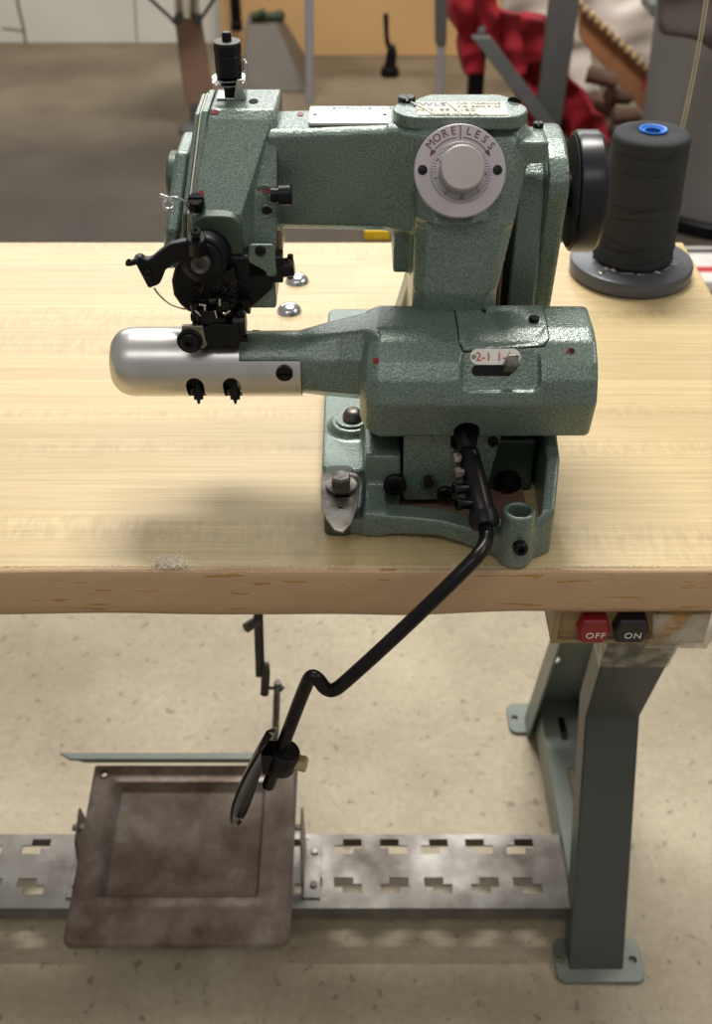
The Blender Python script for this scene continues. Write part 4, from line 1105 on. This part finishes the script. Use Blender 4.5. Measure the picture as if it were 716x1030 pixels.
# ================================================================== THREAD CONE AND HOLDER
cx, cy = .2630, .4370
hol = thing('spool_holder', 'round grey-black spool stand under the black thread cone', 'spool stand', (cx, cy, T))
bm = bmesh.new(); lathe(bm, (cx, cy, T), (0, 0, 1), [(0, .0550), (.002, .0575), (.012, .0580), (.0145, .0568), (.0158, .053), (.0162, .02)], 96); hb = obj('base_disc', bm, 'cone_base', hol, ang=40)
bm = bmesh.new(); cyl(bm, (cx, cy, T+.016), (cx, cy, T+.12), .004); obj('spindle', bm, 'steel', hol)
q = PZ(605, 274, T+.0162); screw(hb, (q.x, q.y, T+.0158), (0, 0, 1), .0030, .001, 'steel')
cone = thing('thread_cone', 'tall cone of black thread with blue plastic core, standing on spool holder', 'thread', (cx, cy, T+.0165))
bm = bmesh.new(); prof = []; z0 = .0165; h_ = .118
for i in range(90):
    t = i/89; r = .0375-.0035*t+(.0012*math.exp(-((t-.16)/.015)**2)*-.5)
    r += .0005*noise.noise(Vector((t*14, 0, 5)))
    if t < .03: r -= .002*(1-t/.03)
    if t > .97: r -= .0015*((t-.96)/.04)**2
    prof.append((z0+h_*t, r))
prof += [(z0+h_+.0010, .028), (z0+h_+.0018, .0125), (z0+h_-.004, .010)]
lathe(bm, (cx, cy, T), (0, 0, 1), prof, 96)
wd = obj('thread_winding', bm, 'thread', cone, ang=80)
d_ = wd.modifiers.new('d', 'DISPLACE'); tx = bpy.data.textures.new('wind', 'CLOUDS'); tx.noise_scale = .02; d_.texture = tx; d_.strength = .0012
bm = bmesh.new(); lathe(bm, (cx, cy, T+z0+h_-.02), (0, 0, 1), [(0, .0085), (.0215, .0085), (.0235, .0100), (.0240, .0122), (.0228, .0128), (.0222, .0120)], 40)
co = obj('core', bm, 'blue', cone, ang=40); c = bmesh.new(); cyl(c, (cx, cy, T+z0+h_-.012), (cx, cy, T+.3), .0072); boolean(co, c)
bm = bmesh.new()
for k in range(16):
    zz_ = T+z0+h_*random.random(); r = .0375-.0035*((zz_-T-z0)/h_)+.0003; a0 = random.uniform(PI, 2*PI); sl_ = random.uniform(-.012, .012); L2 = random.uniform(.8, 2.2)
    tube(bm, [(cx+r*math.cos(a0+L2*i/14), cy+r*math.sin(a0+L2*i/14), max(T+z0+.003, min(T+z0+h_-.008, zz_+sl_*i/14))) for i in range(15)], .00018, 5)
obj('thread_strands', bm, 'black', cone, kind='stuff')
bm = bmesh.new()
for k in range(30):
    a0 = random.uniform(PI*1.05, PI*1.95); p = Vector((cx+.0385*math.cos(a0), cy+.0385*math.sin(a0), T+.0168)); tube(bm, [p, p+Vector((random.uniform(-1, 1)*.003, -.001, random.uniform(0, .002))), p+Vector((random.uniform(-1, 1)*.005, -.002, .0005))], .0002, 4)
o = obj('dust_fluff', bm, 'fluff', cone); o['kind'] = 'stuff'
# twine going up on the right
bm = bmesh.new(); Ys = .56
for dx in (0, 3): tube(bm, [PY(x+dx, y, Ys+k) for x, y, k in ((673, 262, -.065), (679, 200, -.03), (681, 160, 0), (683, 135, 0), (690, 104, 0), (699, 60, 0), (706, 20, 0), (713, -30, 0), (722, -110, 0))], .0008, 6, smooth=2)
o = obj('twine', bm, 'string'); tag(o, 'pair of pale twine strands running up behind the black thread cone', 'string')
# carry the strands to a guide stand behind the cone, above the picture
# ================================================================== SMALL THINGS ON TABLE
for (px, py), lb in (((291, 313), 'nearer of two chrome domed plugs in the tabletop, beside the machine base'), ((299, 283), 'farther of two chrome domed plugs in the tabletop, just right of the machine head')):
    q = PZ(px, py, T); bm = bmesh.new(); lathe(bm, (q.x, q.y, T-.001), (0, 0, 1), [(0, .0118), (.0012, .0117)]+[(.0012+.0075*math.sin(a), .0112*math.cos(a)) for a in [k*PI/2/12 for k in range(1, 13)]], 48)
    o = obj('dome_plug', bm, 'chrome'); tag(o, lb, 'plug', 'chrome plugs in the tabletop')
bm = bmesh.new(); q = PZ(168, 570, T)
for k in range(420):
    p = Vector((q.x+random.gauss(0, .0055)+.002, .003+abs(random.gauss(0, .0045)), T+.0006+abs(random.gauss(0, .0012))))
    d1 = Vector((random.uniform(-1, 1), random.uniform(-1, 1), random.uniform(-.1, .5)))*.003; d2 = Vector((random.uniform(-1, 1), random.uniform(-1, 1), random.uniform(-.6, .2)))*.003
    pts = [p, p+d1, p+d1+d2]; pts = [Vector((a.x, a.y, max(a.z, T+.0004))) for a in pts]
    tube(bm, pts, .00015, 3)
o = obj('lint_tuft', bm, 'fluff'); tag(o, 'pale tuft of lint on the front edge of the tabletop', 'lint')
# splintered fibres along the front seam
bm = bmesh.new()
for k in range(260):
    x = random.uniform(-.24, .24); p = Vector((x, random.uniform(.0022, .0062), T+.0004)); tube(bm, [p, p+Vector((random.uniform(-.001, .002), random.uniform(-.001, .003), .0001))], .00014, 3)
o = obj('seam_splinters', bm, 'fluff', tab); o['kind'] = 'stuff'

# ================================================================== BACKGROUND
# tan board leaning on the wall
xa_, xb_ = PY(226, 57, 4.0).x, PY(470, 57, 4.0).x
bm = bmesh.new(); slab(bm, [(xa_, 3.93, 0), (xb_+.25, 3.93, 0), (xb_+.25, 4.06, .9), (xa_, 4.06, .9)], (0, .02, 0)); o = obj('fibreboard_sheet', bm, 'card', bevel=.003)
tag(o, 'large tan fibreboard sheet leaning on the white wall', 'board')
# dark strap/leg hanging in front of board
bm = bmesh.new(); p = PY(238, 30, 3.86); box(bm, p.x-.018, p.x+.02, 3.85, 3.87, p.z, .95); box(bm, p.x-.02, p.x+.022, 3.84, 3.88, p.z-.002, p.z+.03)
box(bm, p.x-.018, p.x+.02, 3.85, 4.06, .92, .95)
o = obj('hanging_strap', bm, 'black', bevel=.004); tag(o, 'black strap hanging down over the left edge of the tan fibreboard', 'strap')
# kraft-wrapped stool post
ps = thing('work_stool', 'stool with brown wrapped post and steel struts standing behind the machine head', 'stool', PZ(196, 134, 0))
b0 = PZ(196, 134, 0); Yp = b0.y
def pst(x, y): return PY(x, y, Yp)
bm = bmesh.new()
slab(bm, [pst(175, 18), pst(200, 18), pst(214, 106), pst(186, 106)], (0, .06, 0)); obj('wrapped_post', bm, 'brown_wrap', ps, bevel=.006)
bm = bmesh.new(); slab(bm, [pst(190, 106), pst(206, 106), pst(208, 134), pst(193, 134)], (0, .04, 0)); obj('lower_post', bm, 'grey_leg', ps, bevel=.003)
bm = bmesh.new(); pa = pst(185, -30); pb = pst(187, 18); cyl(bm, pa+Vector((0, .03, 0)), pb+Vector((0, .03, 0)), .032); cyl(bm, pst(176, -30), pst(178, 20), .006); cyl(bm, pst(197, -30), pst(199, 20), .006)
obj('steel_column', bm, 'chrome', ps)
bm = bmesh.new(); tube(bm, [pst(178, 24), pst(150, -2), pst(130, -20)], .0055, 8); cyl(bm, pst(176, 24), pst(181, 14), .012); tube(bm, [pst(200, 22), pst(216, -2), pst(236, -20)], .0055, 8); cyl(bm, pst(200, 24), pst(198, 14), .012)
obj('strut', bm, 'grey_leg', ps)
bm = bmesh.new(); q = pst(183, -30); lathe(bm, (q.x, Yp+.03, q.z), (0, 0, 1), [(0, .16), (.04, .17), (.06, .15)]); obj('seat', bm, 'black', ps)
bm = bmesh.new(); lathe(bm, (b0.x, Yp+.02, 0), (0, 0, 1), [(0, .055), (.012, .055), (.03, .03)]); obj('base', bm, 'grey_leg', ps)
# garment rack poles
rk = thing('steel_rack', 'pale steel rack with two slim upright poles behind the machine arm', 'rack', (.07, 3.37, 0))
Yr = 3.37
for (x0, y0, x1, y1) in ((311, -60, 311, 104), (447, -60, 442, 104)):
    pa, pb = PY(x0, y0, Yr), PY(x1, y1, Yr); d = (pb-pa); pb = pb+d*(-(pb.z)/d.z if d.z else 0); bm = bmesh.new(); cyl(bm, pa, pb+Vector((0, 0, .002)), .0145, n=16); pz = obj('pole', bm, 'pole', rk)
pa = PY(447, -60, Yr); xl_ = PY(311, -60, Yr)
bm = bmesh.new(); cyl(bm, (xl_.x-.02, Yr, xl_.z-.01), (pa.x+.02, Yr, pa.z-.01), .0145); obj('top_bar', bm, 'pole', rk)
bm = bmesh.new(); slab(bm, [PY(x, y, Yr-.02) for x, y in ((437, -60), (452, -60), (449, 46), (438, 46))], (0, .04, 0)); obj('grey_sleeve', bm, 'grey_leg', rk, bevel=.005)
# grey wedge panel with tool on it
def wedge(pts, Y, dep, mat, name): bm = bmesh.new(); slab(bm, [PY(x, y, Y) for x, y in pts], (0, dep, 0)); return obj(name, bm, mat, bevel=.01)
wb = PZ(280, 93, 0).y
bm = bmesh.new(); tl = PY(246, 26, wb+.12); tr = PY(279, 26, wb+.12); bl = PZ(246, 93, 0); brr = PZ(309, 93, 0)
hull(bm, [(bl.x, wb, 0), (brr.x, wb, 0), (brr.x, wb+.35, 0), (bl.x, wb+.35, 0), tl[:], tr[:], (tl.x, wb+.3, tl.z), (tr.x, wb+.3, tr.z)])
o = obj('sheet_metal_chute', bm, 'grey_board', bevel=.006); tag(o, 'grey slope-sided metal chute on the floor before the tan board', 'chute')
bm = bmesh.new(); zt2 = tl.z
yb2 = wb+.17
pA = Vector((PY(254, 20, yb2).x, yb2, zt2+.018)); pB = Vector((PY(281, 26, yb2).x, yb2+.02, zt2+.016))
cyl(bm, pA, pB, .018, .014, n=14); cyl(bm, pA-Vector((.004, .012, 0)), pA+Vector((.045, -.012, .02)), .013, n=12); ball(bm, pB, .021, n=12)
o = obj('hand_tool', bm, 'tool_green'); tag(o, 'dark green hand tool lying on top of the grey chute', 'tool')
# black upright handle
hx = thing('floor_brush', 'small black brush standing handle-up on the floor by the tan board', 'brush', PZ(392, 76, 0)); q = PZ(392, 76, 0)
bm = bmesh.new(); lathe(bm, q, (0, 0, 1), [(0, .034), (.012, .036), (.03, .03), (.04, .012)], 24); obj('brush_head', bm, 'black', hx)
bm = bmesh.new(); tube(bm, [q+Vector((0, 0, .03)), q+Vector((.008, 0, .10)), PY(389, 45, q.y), PY(388, 14, q.y)], [.022, .018, .008, .010], 12, smooth=1); obj('handle', bm, 'black', hx)

# drape generator: height-field cloth with folds, thick enough to have volume
def drape(name, outline, Y, dep, mat, folds, amp, voxel=.012, fdir=(1, .4), seed=0):
    bm = bmesh.new(); slab(bm, [PY(x, y, Y) for x, y in outline], (0, dep, 0)); o = obj(name, bm, mat)
    m = o.modifiers.new('r', 'REMESH'); m.mode = 'VOXEL'; m.voxel_size = voxel; bake(o)
    for v in o.data.vertices:
        p = v.co; w = (p.x*fdir[0]+p.z*fdir[1])*folds+3*noise.noise(p*4+Vector((seed, 0, 0)))
        n1 = noise.noise(p*9+Vector((seed, 3, 0)))
        n2 = 1-2.2*abs(noise.noise(Vector((p.x*5+p.z*2, p.y*4, p.z*11-p.x*5))+Vector((seed, 7, 0)))); v.co.y += amp*math.sin(w)*.7+amp*.8*n1-amp*.9*n2; v.co.x += amp*.35*math.cos(w*1.3); v.co.z += amp*.3*n1
    s = o.modifiers.new('s', 'SMOOTH'); s.factor = .5; s.iterations = 3; bake(o)
    for p in o.data.polygons: p.use_smooth = True
    return o
fl_ = thing('folding_trestle', 'charcoal steel folding trestle with slanting legs, behind the machine column', 'trestle', (.55, 2.75, 0))
Yt = 2.75
def bar(name, x0, y0, x1, y1, Y0, Y1, wpx, mat, par, floor=True):
    pa, pb = PY(x0, y0, Y0), PY(x1, y1, Y1)
    if floor: d = pb-pa; pb = pa+d*(pa.z/-d.z) if d.z else pb; pb.z = 0
    w_ = wpx/2*((pa.y-CAM.y)*.788+(CAM.z-pa.z)*.6157)/F
    bm = bmesh.new(); slab(bm, [pa-Vector((w_, 0, 0)), pa+Vector((w_, 0, 0)), pb+Vector((w_*.85, 0, 0)), pb-Vector((w_*.85, 0, 0))], (0, .035, 0)); return obj(name, bm, mat, par, bevel=.003)
bar('leg', 571, -20, 552, 120, Yt, Yt+.0, 31, 'grey_leg', fl_)
bar('slanting_leg', 484, 38, 545, 118, Yt-.02, Yt-.05, 19, 'grey_leg', fl_)
bm = bmesh.new(); pa, pb = PY(571, -20, Yt), PY(440, -34, Yt); slab(bm, [pa-Vector((0, 0, .02)), pa+Vector((0, 0, .02)), pb+Vector((0, 0, .02)), pb+Vector((0, 0, -.02))], (0, .03, 0)); obj('top_bar', bm, 'grey_leg', fl_, bevel=.003)
bm = bmesh.new(); pb = PY(484, 38, Yt-.02); tube(bm, [pb+Vector((0, .03, 0)), PY(486, 28, 2.835)], .012, 10); obj('short_strut', bm, 'grey_leg', fl_)
rc_ = drape('red_fabric', [(458, -10), (500, -10), (500, 8), (552, 22), (560, 60), (580, 90), (608, 118), (612, 150), (540, 150), (512, 92), (508, 58), (494, 40), (482, 44), (488, 70), (468, 76), (462, 60), (466, 34), (452, 22)], 2.86, .10, 'red_cloth', 70, .030, .009)
tag(rc_, 'crumpled red fabric draped over the charcoal trestle behind the machine', 'fabric')
bm = bmesh.new(); p = PY(478, 75, 3.03); box(bm, p.x-.02, p.x+.03, 3.03, 3.08, 0, p.z+.12); o = obj('black_post', bm, 'black', bevel=.004); tag(o, 'short black post on the floor behind the red fabric', 'post')
# white polythene behind
o = drape('polythene_sheet', [(500, -30), (660, -30), (668, 90), (652, 74), (622, 52), (596, 20), (596, 60), (610, 130), (585, 130), (560, 40), (505, 18)], 3.30, .07, 'sheet', 24, .02, .014, (1, -.7), 4)
tag(o, 'white polythene sheet bunched behind the reddish wooden plank', 'plastic sheet')
# plank with rope edge
pk = thing('pine_plank', 'reddish pine plank leaning diagonally right of the charcoal trestle', 'plank', PY(650, 110, 3.05))
Yq = 3.05
bm = bmesh.new(); slab(bm, [PY(x, y, Yq) for x, y in ((584, 8), (660, 80), (668, 130), (655, 122), (584, 40))], (0, .05, 0)); pkk = obj('board', bm, 'pine', pk, bevel=.004)
bm = bmesh.new(); slab(bm, [PY(x, y, Yq-.003) for x, y in ((646, 78), (649, 77), (648, 90), (645, 90))], (0, .003, 0)); obj('red_mark', bm, 'red_text', pkk)
bm = bmesh.new(); pts = []
for k in range(61):
    t = k/60; p = PY(582+82*t, 4+78*t, Yq-.018)
    pts.append(p+Vector((0, 0, .006*math.sin(k*1.4))))
tube(bm, pts, [.010+.004*math.sin(k*1.4+1) for k in range(61)], 10); o = obj('rope', bm, 'rope'); tag(o, 'thick twisted rope lying along the upper edge of the pine plank', 'rope')
# firewood / crate pile
spots = [(606, 78, 18, .05), (622, 96, 15, .04), (604, 104, 13, .04), (628, 116, 16, .045), (602, 124, 16, .04)]
nm_ = ['topmost brown wood block in the pile under the pine plank', 'brown wood block beneath the plank, right of the topmost one', 'brown wood block at the left of the pile, second row', 'brown wood block at the right of the pile, third row', 'brown wood block at the left of the pile, third row']
for i, (x, y, wp, h2) in enumerate(spots):
    p = PY(x, y, 2.93+.05*(i % 3)); w2 = wp/820*1.9; bm = bmesh.new(); rn = random.Random(i)
    cyl(bm, p+Vector((-w2*1.1, rn.uniform(-.03, .03), rn.uniform(-.01, .01))), p+Vector((w2*1.1, rn.uniform(-.03, .03), rn.uniform(-.02, .02))), .027, .024, n=9)
    o = obj('wood_block', bm, 'crate', bevel=.004); tag(o, nm_[i], 'wood block', 'brown wood blocks under the pine plank')
bm = bmesh.new(); pc_ = PY(640, 150, 2.9); box(bm, PY(575, 148, 3.05).x, PY(668, 148, 3.05).x, 2.93, 3.2, 0, PY(602, 124, 3.0).z-.036)
o = obj('low_crate', bm, 'crate', bevel=.006); tag(o, 'low brown crate on the floor carrying the wood blocks', 'crate')
# bin with clothes over it
bb = PZ(690, 246, 0); bn_ = thing('waste_bin', 'large round grey plastic bin behind the table on the right', 'bin', (1.0, 2.44, 0))
bm = bmesh.new(); ccx, ccy = 1.055, 2.46
lathe(bm, (ccx, ccy, 0), (0, 0, 1), [(0, .255), (.02, .262), (.60, .285), (.64, .30), (.66, .30), (.66, .28)], 64); obj('shell', bm, 'bin', bn_, ang=40)
bm = bmesh.new(); lathe(bm, (ccx, ccy, 0), (0, 0, 1), [(0, .262), (.0, .272), (.035, .274), (.045, .262)], 64); obj('bottom_ring', bm, 'black', bn_, ang=40)
o = drape('dark_garment', [(668, -60), (800, -60), (800, 60), (716, 52), (700, 40), (690, 38), (668, 38)], 2.13, .06, 'dark_cloth', 30, .014, .012, (1, .2), 9)
tag(o, 'dark grey garment hung over the rim of the grey bin', 'garment')
bm = bmesh.new(); slab(bm, [PY(x, y, 2.85) for x, y in ((655, 4), (676, 6), (676, 22), (655, 17))], (0, .15, 0)); o = obj('grey_ledge', bm, 'stand', bevel=.004)
o.name = 'metal_rail'; tag(o, 'short pale grey metal rail left of the dark garment', 'rail')
# printed papers on the floor beyond the table's right end
q = PZ(712, 276, .0); bm = bmesh.new(); box(bm, q.x-.06, q.x+.22, q.y-.10, q.y+.10, .0, .03); o = obj('cardboard_carton', bm, 'paper', bevel=.003)
tag(o, 'white printed carton lying on the floor beyond the right end of the table', 'carton')
bm = bmesh.new(); box(bm, q.x-.055, q.x+.22, q.y-.05, q.y-.02, .0302, .031); obj('red_band', bm, 'red_text', o)
bm = bmesh.new(); box(bm, q.x-.055, q.x+.22, q.y+.06, q.y+.085, .0302, .031); obj('grey_band', bm, 'grey_leg', o)
# yellow thing seen below the arm
q = PZ(379, 239, 0); bm = bmesh.new(); box(bm, q.x-.035, q.x+.035, q.y-.02, q.y+.1, 0, .03); box(bm, q.x-.02, q.x+.02, q.y, q.y+.08, .03, .05)
o = obj('tape_dispenser', bm, 'yellow', bevel=.004); o.name = 'plastic_block'; tag(o, 'small yellow plastic block on the floor seen under the machine arm', 'block')

# ================================================================== LIGHT
def area_light(name, loc, sx_, sy_, watts, col=(1, .96, .9)):
    l = bpy.data.lights.new(name, 'AREA'); l.shape = 'RECTANGLE'; l.size = sx_; l.size_y = sy_; l.energy = watts; l.color = col
    o = bpy.data.objects.new(name, l); C.objects.link(o); o.location = loc; return o
area_light('ceiling_and_fill_light', (.05, 1.55, 3.2), 1.3, .48, 86)
area_light('ceiling_and_fill_light', (-.5, -1.6, 3.3), 2.2, .5, 13, (1, .97, .94))  # fill lamp added overhead in front to brighten the machine's front faces
area_light('ceiling_and_fill_light', (2.4, .2, 3.2), .4, 1.6, 22)
wl = area_light('rear_sheen_light', (-.7, 4.05, 2.45), 3.4, .7, 42, (.97, .98, 1)); wl.rotation_euler = (math.radians(-72), 0, 0)  # unseen lamp added high at the back for sheen on tabletop and machine
W_ = bpy.data.worlds.new('World'); bpy.context.scene.world = W_; W_.use_nodes = True
bg = W_.node_tree.nodes['Background']; bg.inputs[0].default_value = (1, .97, .93, 1); bg.inputs[1].default_value = .25

# ================================================================== CAMERA
cd = bpy.data.cameras.new('camera'); cam = bpy.data.objects.new('camera', cd); C.objects.link(cam)
cam.location = CAM; cam.rotation_euler = (PI/2-PITCH, 0, 0)
cd.sensor_fit = 'VERTICAL'; cd.sensor_height = 36; cd.sensor_width = 36*716/1030; cd.lens = 36*F/1030
cd.clip_start = .01
cd.dof.use_dof = True; cd.dof.focus_distance = .74; cd.dof.aperture_fstop = 9
sc = bpy.context.scene; sc.camera = cam
sc.view_settings.view_transform = 'Standard'; sc.view_settings.look = 'None'; sc.view_settings.gamma = 1; sc.view_settings.use_curve_mapping = False
sc.view_settings.exposure = 0.34
